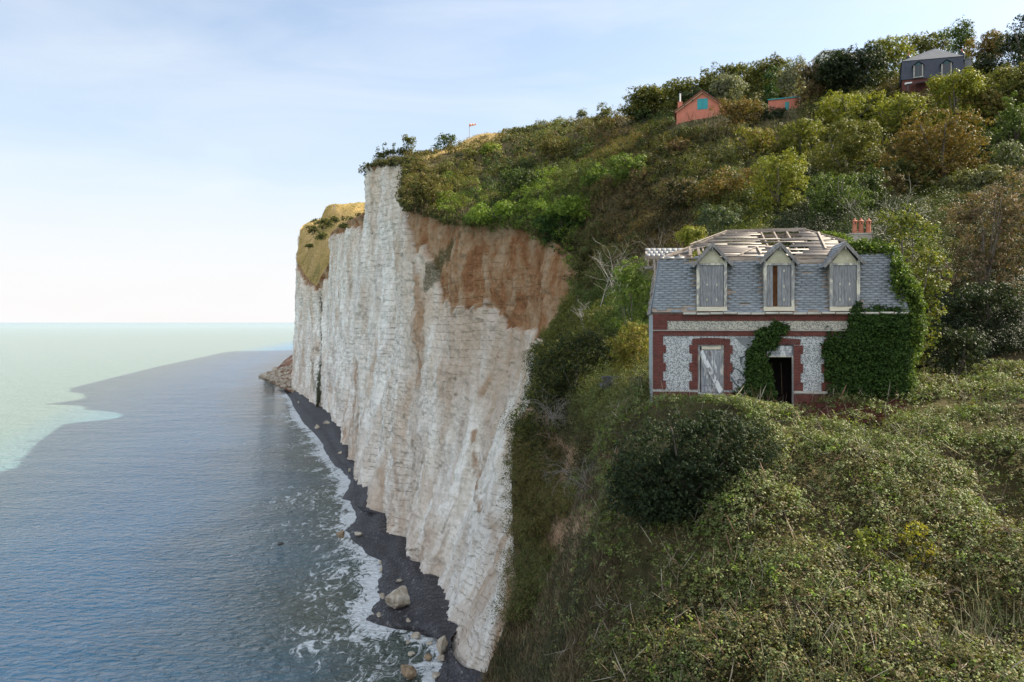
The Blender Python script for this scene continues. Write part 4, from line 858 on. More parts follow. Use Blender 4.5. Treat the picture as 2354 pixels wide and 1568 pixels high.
def shrub(name, label, cat, px, py, rx, ry, pal, d=None, trunk='stem', dens=1.0, lpx=3.4, group=None, parts=None, up=.35, rough=.22, cpx=11, lmin=.06, fill=True, lift=None):
    """a bush or tree whose crown is seen centred at photo (px, py), rx by ry photo px; cpx is the size of its leaf clumps"""
    global vi; vi += 1; rng = np.random.default_rng(100+vi)
    dd = seat(px, py, lift or ry*(1.15 if trunk == 'trunk' else .85), d); c = P(px, py, dd); mpp = dd/F; R_ = np.array((rx*mpp, (rx+ry)/2*mpp*.9, ry*mpp)); g0 = gz(c[0], c[1])
    root = tag(empty(name, (c[0], c[1], min(g0, c[2]-R_[2]*.7))), label, cat, group)
    o = np.array(root.location); ls = max(lmin, lpx*mpp); cr = max(cpx*mpp, ls*1.6)
    if parts is None: parts = [(0, 0, 0, 1, 1, 1)]+[(rng.uniform(-.6, .6), rng.uniform(-.5, .5), rng.uniform(-.4, .55), *(rng.uniform(.36, .6, 3))) for _ in range(7)]
    gap = (c[2]-R_[2]-g0)/R_[2]
    if fill and gap > .05: parts = list(parts)+[(rng.uniform(-.2, .2), 0, -1-gap*.5, .85, .8, gap*.5+.5), (-.5, 0, -.8-gap*.6, .5, .6, gap*.4+.4), (.5, 0, -.7-gap*.6, .5, .6, gap*.4+.4)]
    Cs, Rs = [], []
    for p in parts:
        pr2 = R_*np.array(p[3:])*.82; cc = c-o+R_*np.array(p[:3])*.95; a_ = (pr2[0]*pr2[1])**.8+(pr2[0]*pr2[2])**.8+(pr2[1]*pr2[2])**.8; k = int(np.clip(dens*(3.8 if py < 235 else 2.8)*(a_/3)**1.25/cr**2, 6, 900))
        dv = unit(rng.normal(size=(k, 3))); off = rng.uniform(0, 50); nn = fbm(dv[:, 0]*1.9+off, dv[:, 1]*1.9, dv[:, 2]*1.9, 3, 7); rr = (1+rough*1.8*nn)*rng.uniform(.70, 1.03, k)
        Cs.append(cc+dv*pr2*rr[:, None]); q = cr*rng.uniform(.6, 1.45, k); Rs.append(np.stack([q, q, q*.8], 1))
    Cs = np.concatenate(Cs); Rs = np.concatenate(Rs); nl_ = np.clip((Rs[:, 0]/ls)**2*7.5, 10, 150).astype(int)
    v_, c_ = blobs(Cs, Rs, nl_, np.full(len(Cs), ls), [pal], np.zeros(len(Cs), int), rng, 9, .40, up, .62, -.55, .62, .25, .24)
    leaf_obj('crown' if trunk == 'trunk' else 'foliage', [v_], [c_], LEAF, root)
    h = max(c[2]-o[2], .5); mb = MB(); r = max(.03, .035*R_[0])*(1.6 if trunk == 'trunk' else 1)
    mb.tube([(0, 0, -.3), (rng.uniform(-.1, .1)*h, 0, h*.5), tuple((c-o)*.9)], r*1.3, r*.6, 6)
    for k in range(5 if trunk == 'trunk' else 4):
        e = c-o+R_*unit(rng.normal(size=3)+np.array((0, 0, .4)))*.75; mb.tube([(0, 0, 0), (0, 0, h*.25), tuple(e*.55+np.array((0, 0, h*.1))), tuple(e)], r*.6, r*.2, 5)
    mb.build(trunk, BARK, root)
    return root
# ---- what grows on the slope behind, one by one (photo position and size)
SH = 'shrub'; TR = 'tree'
sl = [
 ('round_bush','small dark round bush on the clifftop left of the windsock',SH,938,326,19,13,G_OL,246,{'cpx':5,'lpx':2.2}),
 ('round_bush','feathery green bush on the skyline nearest left of the windsock',SH,1022,321,30,14,G_MI,236,{'cpx':5,'lpx':2.2}),
 ('round_bush','lone grey leafless-looking bush on the skyline',SH,1338,262,15,13,G_GY,215,{'dens':.4,'cpx':5,'lpx':2}),
 ('round_bush','taller olive bush beside the grey skyline bush',SH,1385,257,24,22,G_OL,212,{'dens':.7,'cpx':6,'lpx':2.4}),
 ('thicket','wind-shaped olive thicket on the skyline behind the orange house',SH,1500,228,80,32,G_OL,196,{'dens':1.6,'rough':.1,'cpx':8}),
 ('thicket','olive thicket rising on the skyline above the orange gable',SH,1592,212,78,32,G_OL,186,{'dens':1.6,'rough':.1,'cpx':8}),
 ('thicket','long olive thicket on the skyline right of the orange gable',SH,1690,184,80,36,G_OL,180,{'dens':1.6,'rough':.1,'cpx':8}),
 ('thicket','high olive thicket against the sky left of the dark pine',SH,1775,174,75,40,G_OL,172,{'dens':1.6,'rough':.1,'cpx':8}),
 ('poplar_tree','silvery green tree directly behind the orange gable roof',TR,1668,205,42,42,G_GY,150,{'trunk':'trunk'}),
 ('poplar_tree','silvery green tree behind the flat orange shed',TR,1822,185,34,52,G_GY,152,{'trunk':'trunk','dens':.8}),
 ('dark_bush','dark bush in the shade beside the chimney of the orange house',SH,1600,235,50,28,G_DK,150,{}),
 ('ivy_column','tall narrow trunk wrapped in dark ivy behind the orange shed',TR,1771,190,9,36,G_IV,145,{'trunk':'trunk','parts':[(0,0,-.6,.8,.8,.5),(0,0,0,1,1,.5),(.1,0,.6,.8,.8,.5)]}),
 ('pine_tree','big dark wind-bent pine on the slope left of the slate house',TR,1955,168,98,64,G_DK,128,{'trunk':'trunk','dens':1.4,'rough':.3}),
 ('brown_tree','brownish tree at the left foot of the big dark pine',TR,1868,190,36,48,G_BN,130,{'trunk':'trunk'}),
 ('leafy_tree','yellow-green tree between the dark pine and the slate roof',TR,2040,120,56,42,G_YE,142,{'trunk':'trunk'}),
 ('leafy_tree','olive tree right behind the hipped slate roof',TR,2130,110,62,34,G_OL,150,{'trunk':'trunk'}),
 ('round_tree','domed dark green tree standing highest on the skyline',TR,2208,92,34,38,G_MI,138,{'trunk':'trunk'}),
 ('brown_tree','russet-tinged tree on the skyline right of the domed tree',TR,2268,112,48,42,G_RU,128,{'trunk':'trunk'}),
 ('dark_tree','dark tree at the top right corner under the pine branch',TR,2340,112,46,48,G_DK,118,{'trunk':'trunk'}),
 ('dark_tree','dark olive tree beside the right wall of the slate house',TR,2262,160,44,44,G_DK,118,{'trunk':'trunk'}),
 ('pine_tree','pine whose branch enters at the upper right edge',TR,2362,52,44,22,G_DK,105,{'trunk':'trunk','dens':.7,'cpx':8}),
 ('sycamore_tree','bright leafy sycamore covering the slate house porch',TR,2195,205,72,42,G_YE,95,{'trunk':'trunk'}),
 ('sycamore_tree','dark-shaded sycamore at the right edge below the skyline trees',TR,2320,200,72,58,G_OL,None,{'trunk':'trunk'}),
 ('sycamore_tree','olive sycamore below the dark pine',TR,1950,258,92,48,G_YE,None,{'trunk':'trunk'}),
 ('sycamore_tree','broad green and brown sycamore in the middle of the slope',TR,1940,350,110,75,G_OL,None,{'trunk':'trunk'}),
 ('brown_tree','large russet-brown tree below the slate house',TR,2160,330,120,92,G_RU,None,{'trunk':'trunk'}),
 ('sycamore_tree','yellowish tree just left of the large russet tree',TR,2060,262,70,48,G_YE,None,{'trunk':'trunk'}),
 ('sycamore_tree','green tree at the right edge beside the russet tree',TR,2330,290,66,62,G_MI,None,{'trunk':'trunk'}),
 ('bramble_bush','rust-tinted bush against the right side of the orange gable',SH,1702,256,58,28,G_RU,122,{}),
 ('dark_bush','dark bush in front of the orange shed door',SH,1772,270,36,16,G_DK,124,{}),
 ('golden_bush','golden leafed young trees left above the ruined roof',TR,1790,415,66,78,G_YE,None,{'trunk':'trunk','lpx':3.2}),
 ('golden_bush','golden brown bush left of the golden young trees',SH,1672,440,62,52,G_RU,None,{'lpx':3.6}),
 ('dark_tree','shaded tree standing in the dark hollow above the roof ridge',TR,1925,455,80,66,G_MI,None,{'trunk':'trunk','lpx':3.6}),
 ('bluegreen_bush','blue-green bush right above the roof ridge',SH,1650,505,58,34,G_BL,50,{'lpx':3.2,'lmin':.07}),
 ('yellow_bush','small yellow-tipped bush touching the left of the roof',SH,1588,545,34,20,G_YE,46,{'lpx':3.4}),
 ('twiggy_bush','grey-brown half bare bush above the terracotta pots',SH,2035,440,58,56,G_BN,None,{'lpx':3.2,'dens':.6}),
 ('ivy_mound','rounded mound of bright creeper on the slope above the cliff',SH,1378,412,46,36,G_IV+G_BR,None,{'rough':.12,'lpx':3.2}),
 ('ivy_mound','lower bright creeper mass hanging over the brown cliff rim, right end',SH,1318,488,88,36,G_BR,None,{'rough':.2,'lpx':3.2}),
 ('ivy_mound','bright creeper mass over the brown cliff rim, left end',SH,1150,490,88,24,G_BR,None,{'rough':.2,'lpx':3.2}),
 ('ivy_mound','green creeper dome up the slope between bare brown shrubs',SH,1445,392,54,40,G_BR+G_MI,None,{'rough':.25}),
 ('dark_bush','dark creeper curtain falling over the cliff rim beside the bare tree',SH,1282,520,56,46,G_IV,None,{'lpx':3.2}),
 ('yellow_bush','bright yellow-green bush high on the left slope',SH,1128,348,14,11,G_YE+G_BR,None,{}),
 ('dark_bush','dark shrub mass hanging over the cliff edge below the clifftop ruin',SH,985,440,62,42,G_OL+G_BN,None,{'dens':1.2}),
 ('green_bush','green bush against the left side wall of the house',SH,1450,655,52,66,G_MI+G_BR,48,{'lpx':3.6}),
 ('olive_bush','yellowish bush low against the left corner of the house',SH,1455,800,50,62,G_RU+G_YE,41,{'lpx':3,'lmin':.06}),
 ('bramble_mound','great rounded bramble mound hanging over the cliff left of the house',SH,1326,838,116,92,G_DK+G_DK+G_DK+G_OL,47,{'lpx':3.2,'rough':.12,'dens':1.3,'parts':[(0,0,0,1,1,1),(.55,0,.42,.75,.8,.55),(-.55,0,-.35,.5,.6,.6),(.2,.2,.1,.9,.9,.8),(.9,.3,.2,.5,.7,.6)]}),  # dark leaf mix puts the shade of its left face into the colour
 ('bramble_mound','dark overhanging bulge below the great bramble mound at the gully head',SH,1262,908,55,50,G_DK+G_OL,49,{'rough':.12}),
 ('olive_bush','olive shrubs on the crest of the mound next to the brown cliff',SH,1390,745,72,46,G_OL,60,{'lpx':3.4}),
 ('large_shrub','tall glossy-leaved tree leaning on the right side of the house',TR,2085,560,76,92,G_YE+G_MI+G_OL,33.5,{'trunk':'trunk','lpx':5,'lmin':.09,'parts':[(0,0,0,1,1,1),(.35,0,-.7,.8,.8,.8),(.2,.1,-1.3,.75,.8,.8),(-.3,0,.6,.6,.6,.5),(.5,0,-1.9,.6,.7,.6),(.8,0,-.9,.5,.6,.6)]}),
 ('tamarisk','feathery tamarisk with dusty pink plumes at the right edge',TR,2265,505,92,80,G_PK+G_TM,43,{'trunk':'trunk','lpx':3.2,'lmin':.03,'rough':.35,'parts':[(0,0,0,1,1,1),(.7,.2,-.5,.9,.9,.9),(.9,.2,.7,.8,.8,.8),(-.6,0,.3,.5,.6,.5),(.5,0,-1.1,.7,.7,.5),(1.2,0,0,.7,.7,.8)]}),
 ('grey_bush','grey-green bush above the tamarisk near the right edge',SH,2240,420,84,40,G_GY+G_OL,None,{'lpx':3.6}),
 ('green_bush','pale green bush at the right edge above the tamarisk',SH,2335,370,60,48,G_MI+G_GY,None,{'lpx':3.6}),
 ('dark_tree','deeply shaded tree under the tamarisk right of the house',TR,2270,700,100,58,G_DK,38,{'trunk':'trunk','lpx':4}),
 ('bramble_bush','bramble bank sunlit at the right edge below the dark hollow',SH,2300,858,90,34,G_RB,33,{'lpx':3.6,'lmin':.07}),
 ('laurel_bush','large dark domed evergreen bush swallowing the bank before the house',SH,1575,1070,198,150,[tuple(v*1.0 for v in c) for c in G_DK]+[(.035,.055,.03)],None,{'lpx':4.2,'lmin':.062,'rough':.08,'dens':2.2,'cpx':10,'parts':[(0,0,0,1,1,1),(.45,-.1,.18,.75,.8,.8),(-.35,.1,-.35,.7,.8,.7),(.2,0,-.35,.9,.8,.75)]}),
 ('yellow_sapling','yellow-leaved sapling clump rising from the brambles',SH,2110,1248,50,52,[(.30,.27,.03),(.24,.25,.03),(.36,.30,.04),(.16,.15,.03)],None,{'lpx':6,'lmin':.075,'dens':.8,'lift':125,'parts':[(0,0,0,1,1,1),(.5,0,-.5,.6,.6,.6)]}),
 ('yellow_sapling','greener sapling left of the yellow sapling clump',SH,2010,1268,52,56,[(.13,.17,.03),(.20,.21,.04),(.09,.11,.03)],None,{'lpx':6,'lmin':.075,'dens':.6,'lift':125}),
]
for nm, lab, cat, px, py, rx, ry, pal, d, kw in sl: shrub(nm, lab, cat, px, py, rx, ry, pal, d, **kw)
sl2 = [
 ('sycamore_tree','olive tree in the row above the golden young trees',TR,1840,320,62,46,G_OL+G_YE,None,{'trunk':'trunk','dens':1.2}),
 ('dark_tree','dark green tree in the gap between the golden and the russet crowns',TR,1985,440,62,60,G_DK+G_MI,None,{'trunk':'trunk','dens':1.2}),
 ('dark_tree','dark tree at the lower left foot of the russet tree',TR,2075,405,58,46,G_DK+G_OL,None,{'trunk':'trunk','dens':1.2}),
 ('sycamore_tree','yellow-green crown between the two orange buildings and the house ridge',TR,1735,330,58,38,G_YE+G_RU,None,{'trunk':'trunk'}),
 ('brown_tree','brown-tipped crown right of the large russet tree',TR,2255,255,62,50,G_RU+G_OL,None,{'trunk':'trunk','dens':1.2}),
 ('twiggy_bush','dark brown shrub belt running down left of the golden brown bush',SH,1560,455,58,62,G_BN+G_DK,None,{'cpx':8}),
 ('olive_bush','olive shrub mass in the middle of the left slope',SH,1290,345,66,34,G_OL+G_BN,None,{}),
 ('dark_bush','dark shrubs on the left slope below the olive mass',SH,1200,420,66,40,G_DK+G_MI,None,{}),
 ('rust_bush','pinkish-brown seeding shrub on the middle slope below the orange cottage',SH,1560,345,42,24,G_PK+G_RU,None,{'cpx':8}),
 ('green_bush','dark green round shrub left below the orange cottage',SH,1480,268,30,17,G_MI+G_DK,None,{'cpx':7}),
 ('grey_bush','whitish flowering scrub belt near the golden clifftop',SH,1210,303,50,11,G_GY+G_OL,None,{'cpx':5,'lpx':2.4}),
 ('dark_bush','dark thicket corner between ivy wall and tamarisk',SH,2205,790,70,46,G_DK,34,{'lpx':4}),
]
for nm, lab, cat, px, py, rx, ry, pal, d, kw in sl2: shrub(nm, lab, cat, px, py, rx, ry, pal, d, **kw)
# ---- undergrowth nobody could count
def zones(px, py):
    """how the cover changes over the slope: palette weights at that place"""
    return None
PZ = [ # photo x, y, radius, palette
 (1000,380,70,G_BN+G_OL), (1050,420,60,G_OL), (1150,330,90,G_BN+G_OL), (1250,310,90,G_OL+G_GY), (1400,290,80,G_BN), (1300,380,90,G_MI+G_OL),
 (1180,420,80,G_DK+G_MI), (1450,330,80,G_RU+G_OL), (1550,330,80,G_OL), (1530,290,60,G_MI), (1520,370,40,G_RU+G_BN), (1650,300,80,G_RU+G_OL), (1600,400,80,G_YE+G_OL), (1700,340,70,G_GY+G_YE),
 (1450,470,70,G_BN), (1550,470,80,G_BN), (1500,540,70,G_BN+G_RU), (1400,620,60,G_BN+G_MI), (1430,700,60,G_MI), (1700,480,60,G_YE+G_MI), (1850,500,70,G_DK), (2000,480,80,G_DK+G_MI),
 (2150,420,80,G_OL+G_MI), (2250,330,70,G_MI), (2300,480,70,G_TM), (2350,700,90,G_DK), (2200,780,70,G_DK), (1900,290,100,G_OL), (2100,270,80,G_RU), (1250,900,90,G_DK+G_OL), (1300,800,60,G_OL),
 (1400,960,60,G_RB+G_OL), (1340,1050,70,G_BN+G_DK), (1250,1150,80,G_BN+G_OL), (1250,1400,100,G_BN+G_MI), (1950,200,80,G_OL), (1700,230,80,G_OL), (1080,500,60,G_BR), (1230,480,60,G_BR)]
ZP = np.array([z[:3] for z in PZ], float)
def zone_pal(px, py, rng):
    w_ = np.exp(-((px-ZP[:, 0])**2+(py-ZP[:, 1])**2)/(ZP[:, 2]**2)*1.2)+1e-4; return PZ[rng.choice(len(PZ), p=w_/w_.sum())][3]
fa = Vl[:-1:1, :-1:1].reshape(-1, 3); e1 = (Vl[1:, :-1]-Vl[:-1, :-1]).reshape(-1, 3); e2 = (Vl[:-1, 1:]-Vl[:-1, :-1]).reshape(-1, 3)
fn = np.cross(e1, e2); ar = np.linalg.norm(fn, axis=1); fn = fn/np.maximum(ar, 1e-9)[:, None]; fn[fn[:, 2] < 0] *= -1
fc = fa+.5*e1+.5*e2; fd = np.maximum(fc[:, 1], 1); fpx = CX+F*fc[:, 0]/fd; fpy = HY-F*fc[:, 2]/fd
view = unit(-fc); facing = np.sum(view*fn, 1)
gl = gold[:-1, :-1].ravel(); bb = bare[:-1, :-1].ravel()
inv = Matrix.Translation((RX, RY, HB)) @ Matrix.Rotation(-TH, 4, 'Z'); inv = inv.inverted()
def in_house(x, y, mrg=.3):
    u = (x-RX)*ct-(y-RY)*st_; v_ = (x-RX)*st_+(y-RY)*ct; return (u > -mrg) & (u < WID+mrg) & (v_ > -mrg) & (v_ < DEP+mrg)
def keepers(dmin, dmax, n, rng, extra=None):
    w_ = ar/fd**2*np.clip(facing+.30, .05, 1)*(fc[:, 1] > dmin)*(fc[:, 1] < dmax)*(fpx > 640)*(fpx < 3100)*(fpy > -60)*(fpy < 1900)*(1-.97*np.clip(gl*1.3, 0, 1))*(1-.93*bb)
    w_ = w_*(~in_house(fc[:, 0], fc[:, 1]))
    if extra is not None: w_ = w_*extra
    i = rng.choice(len(w_), n, p=w_/w_.sum()); r1, r2 = rng.random((2, n, 1)); return fa[i]+e1[i]*r1+e2[i]*r2, i
rng = np.random.default_rng(5)
# scrub of the slope: many small bushes
UZ = [[tuple(c*(.68 if z[0] > 1480 and z[1] < 900 else 1.0) for c in q) for q in z[3]]+([(.02, .03, .014)]*2 if z[0] > 1480 else []) for z in PZ]  # right-hand undergrowth darkened: shade of the gaps put into leaf colour
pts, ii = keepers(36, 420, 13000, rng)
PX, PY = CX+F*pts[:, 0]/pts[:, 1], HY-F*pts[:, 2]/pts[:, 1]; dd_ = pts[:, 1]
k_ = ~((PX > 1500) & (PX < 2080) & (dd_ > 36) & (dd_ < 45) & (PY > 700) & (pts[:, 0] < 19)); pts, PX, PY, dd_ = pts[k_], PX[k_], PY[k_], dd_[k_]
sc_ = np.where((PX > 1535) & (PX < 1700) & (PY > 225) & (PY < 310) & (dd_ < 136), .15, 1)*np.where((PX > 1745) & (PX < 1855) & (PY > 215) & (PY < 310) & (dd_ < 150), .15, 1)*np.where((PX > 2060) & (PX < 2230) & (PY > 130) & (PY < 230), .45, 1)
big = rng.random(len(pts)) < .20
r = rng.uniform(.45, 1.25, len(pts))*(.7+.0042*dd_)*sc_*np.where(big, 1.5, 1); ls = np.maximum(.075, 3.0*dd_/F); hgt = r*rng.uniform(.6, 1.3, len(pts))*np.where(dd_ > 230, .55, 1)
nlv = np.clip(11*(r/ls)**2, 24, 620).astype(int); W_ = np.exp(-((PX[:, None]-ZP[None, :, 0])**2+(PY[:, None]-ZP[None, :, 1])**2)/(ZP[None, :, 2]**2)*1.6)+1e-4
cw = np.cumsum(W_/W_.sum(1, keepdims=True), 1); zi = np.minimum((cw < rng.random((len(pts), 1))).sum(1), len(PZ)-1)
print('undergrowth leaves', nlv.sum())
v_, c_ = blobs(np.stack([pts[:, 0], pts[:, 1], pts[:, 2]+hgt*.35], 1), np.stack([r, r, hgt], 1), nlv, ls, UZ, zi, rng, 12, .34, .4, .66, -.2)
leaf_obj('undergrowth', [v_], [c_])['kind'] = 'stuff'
# ragged plants overhanging the cliff rim
ki = np.where((tt > 18) & (tt < 43) & (T[:, 1] > 45))[0]; ki = rng.choice(ki, 1500); cp = T[ki]+rng.normal(size=(1500, 3))*np.array((.9, .9, .35))+np.array((.3, .2, -.1)); nr_ = cp[:, 1] < 97; cp[nr_, 0] += 1.3; rr = rng.uniform(.35, 1.1, 1500)*np.where(nr_, .6, 1)*(.6+.0035*cp[:, 1]); qx = CX+F*cp[:, 0]/cp[:, 1]
pi = np.where((qx > 1060) & (qx < 1330) & (rng.random(1500) < .55), 1, np.where(rng.random(1500) < .5, 0, 2)); lz = np.maximum(.08, 3.0*cp[:, 1]/F)
v_, c_ = blobs(cp, np.stack([rr, rr, rr*.8], 1), np.clip(9*(rr/lz)**2, 20, 300).astype(int), lz, [G_OL+G_DK, G_BR+G_MI, G_BN+G_DK], pi, rng, 10, .4, .2, .6, -.9)
leaf_obj('rim_vegetation', [v_], [c_])['kind'] = 'stuff'
# upright stems and dry grasses sticking out of the scrub
def blades(name, pts, h, wd, pal, rng, lean=.3, per=9, mat=None, rad=.25):
    n = len(pts)*per; b = np.repeat(pts, per, 0)+np.concatenate([rng.normal(size=(n, 2))*np.repeat(rad*np.ones(len(pts)), per)[:, None], np.zeros((n, 1))], 1)
    hh = np.repeat(np.asarray(h)*np.ones(len(pts)), per)*rng.uniform(.5, 1.15, n); ww = np.repeat(np.asarray(wd)*np.ones(len(pts)), per)
    t = unit(np.array((0, 0, 1.))+rng.normal(size=(n, 3))*lean); s = unit(np.cross(t, rng.normal(size=(n, 3)))); bend = rng.normal(size=(n, 3))*.12*hh[:, None]
    v_ = np.stack([b-s*ww[:, None]*.5, b+s*ww[:, None]*.5, b+t*hh[:, None]*.62+bend*.5+s*ww[:, None]*.32, b+t*hh[:, None]+bend-s*ww[:, None]*.05], 1).reshape(-1, 3)
    o = leaf_obj(name, [v_], [pal_pick(pal, n, rng)*rng.uniform(.7, 1.3, (n, 1))], mat or DRY); o['kind'] = 'stuff'; return o
m_ = (PY < 560) & (rng.random(len(pts)) < .8) & (pts[:, 1] > 45)
m_ &= PX < 1900; bp = pts[m_]; blades('dry_stems', bp, np.clip(bp[:, 1]/90, .8, 1.6)*1.1, bp[:, 1]/F*.9, [(.12, .095, .045), (.17, .13, .07), (.09, .10, .035), (.11, .12, .04)], rng, .22, 9, rad=.7)
# bramble cover on the near bank
ex = ((fpx > 1195) & (fpy > 880) & ~((fpx < 1370) & (fpy > 1000) & (rng.random(len(fpx)) < .75))).astype(float)*np.where(fpx < 1330, .35, 1)
pts, ii = keepers(9, 44, 29000, rng, ex)
x_, y_, z_ = pts.T; PX, PY = CX+F*x_/y_, HY-F*z_/y_
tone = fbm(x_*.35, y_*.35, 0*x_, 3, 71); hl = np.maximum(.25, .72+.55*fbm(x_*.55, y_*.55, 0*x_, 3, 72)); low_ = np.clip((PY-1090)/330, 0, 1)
mcx, mcy = rng.uniform(2, 30, 170), rng.uniform(10, 36, 170); mr, mh = rng.uniform(.8, 2.3, 170), rng.uniform(.35, 1.1, 170)
dome = np.max(mh[None]*np.clip(1-((x_[:, None]-mcx)**2+(y_[:, None]-mcy)**2)/mr**2, 0, 1)**.6, 1); hl = hl*.6+dome
r = rng.uniform(.14, .44, len(pts)); ls = np.maximum(.07, 3.6*y_/F); q_ = rng.random(len(pts)); hl = hl+rng.normal(size=len(pts))*.10
lim_y = np.interp(PX, [1350, 1500, 1700, 1760, 1840, 1900, 2060, 2140, 2353], [900, 903, 912, 926, 930, 906, 898, 860, 850])   # what stands before the house stays below its door sills
top_ = -(lim_y-HY)/F*y_; hl = np.where((y_ < 31) & (PX > 1350), np.minimum(hl, top_-z_-r*.6), hl)
holes_ = (fbm(x_*1.1, y_*1.1, 0*x_, 3, 73) < -.2) | (dome < .05)
keep = (rng.random(len(pts)) > .42*low_) & ~(((PX-1575)/172)**2+((PY-1105)/122)**2 < 1) & (hl > -.1) & ~(holes_ & (rng.random(len(pts)) < .75)); 
pi = np.where(tone > -.1, 0, 1); pi = np.where((PX < 1430) & (q_ < .5), 2, pi); pi = np.where((rng.random(len(pts)) < .85*low_), 5, pi); t2 = fbm(x_*.8, y_*.8, 0*x_, 2, 75); pi = np.where(t2 > .28, 1, pi); pi = np.where(t2 < -.34, 5, pi); pi = np.where(q_ < .10+.25*low_, 3, pi); pi = np.where(q_ > .95, 4, pi)  # lower bank: browner leaves, with the slope's shade put into their colour
x_, y_, z_, hl, r, ls, pi = [q[keep] for q in (x_, y_, z_, hl, r, ls, pi)]
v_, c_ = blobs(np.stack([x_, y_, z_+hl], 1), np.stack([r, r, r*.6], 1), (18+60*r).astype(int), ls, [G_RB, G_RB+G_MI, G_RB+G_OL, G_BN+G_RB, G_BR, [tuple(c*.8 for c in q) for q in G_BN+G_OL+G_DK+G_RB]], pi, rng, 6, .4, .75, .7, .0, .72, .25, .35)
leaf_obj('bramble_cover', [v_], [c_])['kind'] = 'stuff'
cn_ = rng.choice(len(x_), 2600, replace=False); cp = np.stack([x_, y_, z_+hl+.1], 1)[cn_]
blades('bramble_canes', cp, .75, cp[:, 1]*.00035+.004, [(.22, .18, .13), (.14, .10, .07), (.30, .26, .20), (.17, .09, .06)], rng, .95, 2, rad=.2)
# ------------------------------------------------------------------ ivy on the house
def in_poly(x, y, pl):
    r = np.zeros(len(x), bool); n = len(pl)
    for i in range(n):
        (x0, y0), (x1, y1) = pl[i], pl[(i+1) % n]; c = ((y0 > y) != (y1 > y)) & (x < (x1-x0)*(y-y0)/(y1-y0+1e-9)+x0); r ^= c
    return r
HMn = np.array(HM)
def ivy(name, label, polys, pal, seed, lmin=.075):
    """creeper: leaf clumps over outlines drawn on the house (enlarged-picture coordinates), v0..v1 metres behind the facade"""
    rng = np.random.default_rng(seed); root = tag(empty(name), label, 'climbing plant'); Cs, Rs, pi = [], [], []; mbl = []
    for (pl, v0, v1, th, dn) in polys:
        xs, ys = [p[0] for p in pl], [p[1] for p in pl]; n = int((max(xs)-min(xs))*(max(ys)-min(ys))/(13*13)*dn); x = rng.uniform(min(xs), max(xs), n); y = rng.uniform(min(ys), max(ys), n)
        k = in_poly(x+26*fbm(x*.03, y*.03, 0*x, 3, 3), y+26*fbm(x*.03, y*.03, 0*x+4, 3, 3), pl); x, y = x[k], y[k]
        for a, b_ in zip(x, y):
            v = rng.uniform(v0, v1)-th*rng.random()*(.6+.8*float(fbm(a*.012, b_*.012, 0, 2, 9))); u, z = C1(a, b_, v); Cs.append((u, v, z)); q = rng.uniform(.07, .16)*(1.35 if th > .32 else 1); Rs.append((q, q*.8, q))
        j = rng.choice(len(x), 14)
        for a in j:
            mb = MB(); mbl.append(mb); v = (v0+v1)/2; p0 = C1(x[a], y[a], v); p1 = C1(x[a]+rng.uniform(-30, 30), y[a]+rng.uniform(60, 130), v); mb.tube([(p0[0], v-.02, p0[1]), ((p0[0]+p1[0])/2+rng.uniform(-.1, .1), v-.03, (p0[1]+p1[1])/2), (p1[0], v-.02, p1[1])], .012, .02, 4)
    Cs = np.array(Cs); W_ = Cs@HMn[:3, :3].T+HMn[:3, 3]; lo = W_[W_[:, 2] < W_[:, 2].min()+.4].mean(0); root.location = lo
    v_, c_ = blobs(W_-lo, np.array(Rs), np.full(len(Cs), 26), np.full(len(Cs), lmin), [pal], np.zeros(len(Cs), int), rng, 8, .5, .25, .6, -1.1, .8, .2, .5)
    leaf_obj('foliage', [v_], [c_], LEAF, root)
    for mb in mbl: mb.v = [tuple(np.array(HMn[:3, :3]@np.array(p)+HMn[:3, 3]-lo)) for p in mb.v]; mb.build('stem', BARK, root)
    return root
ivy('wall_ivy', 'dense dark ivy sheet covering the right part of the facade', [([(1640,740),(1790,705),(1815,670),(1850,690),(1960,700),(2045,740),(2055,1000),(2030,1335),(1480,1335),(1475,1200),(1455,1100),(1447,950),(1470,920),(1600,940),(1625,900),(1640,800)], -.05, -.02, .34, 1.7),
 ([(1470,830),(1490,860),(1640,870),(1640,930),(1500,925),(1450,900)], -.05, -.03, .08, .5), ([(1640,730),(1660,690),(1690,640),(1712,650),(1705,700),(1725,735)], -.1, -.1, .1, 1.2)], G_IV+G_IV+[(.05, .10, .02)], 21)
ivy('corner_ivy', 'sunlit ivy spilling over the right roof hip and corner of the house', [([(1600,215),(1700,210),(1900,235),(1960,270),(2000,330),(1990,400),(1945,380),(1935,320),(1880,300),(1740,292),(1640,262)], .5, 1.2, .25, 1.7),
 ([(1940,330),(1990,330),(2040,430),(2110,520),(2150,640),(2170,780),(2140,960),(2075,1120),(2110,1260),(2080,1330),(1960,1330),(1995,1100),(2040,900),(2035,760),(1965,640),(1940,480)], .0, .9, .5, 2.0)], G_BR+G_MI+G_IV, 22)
ivy('roof_ivy', 'green creeper growing over the rear hip in front of the chimney', [([(1410,150),(1500,140),(1640,180),(1640,215),(1560,225),(1480,195)], 3.8, 4.6, .2, 1.8), ([(1700,200),(1800,185),(1960,250),(1900,275),(1700,240)], 3.0, 4.0, .2, 1.2)], G_BR+G_MI, 23)
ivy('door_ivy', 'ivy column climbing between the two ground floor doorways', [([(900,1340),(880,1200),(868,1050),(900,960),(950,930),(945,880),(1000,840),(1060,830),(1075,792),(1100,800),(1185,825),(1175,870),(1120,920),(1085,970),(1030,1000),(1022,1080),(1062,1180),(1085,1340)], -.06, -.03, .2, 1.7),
 ([(770,1345),(800,1290),(880,1240),(1080,1250),(1095,1345)], -.25, -.1, .3, 1.2)], G_IV+[(.06, .11, .025)], 24)
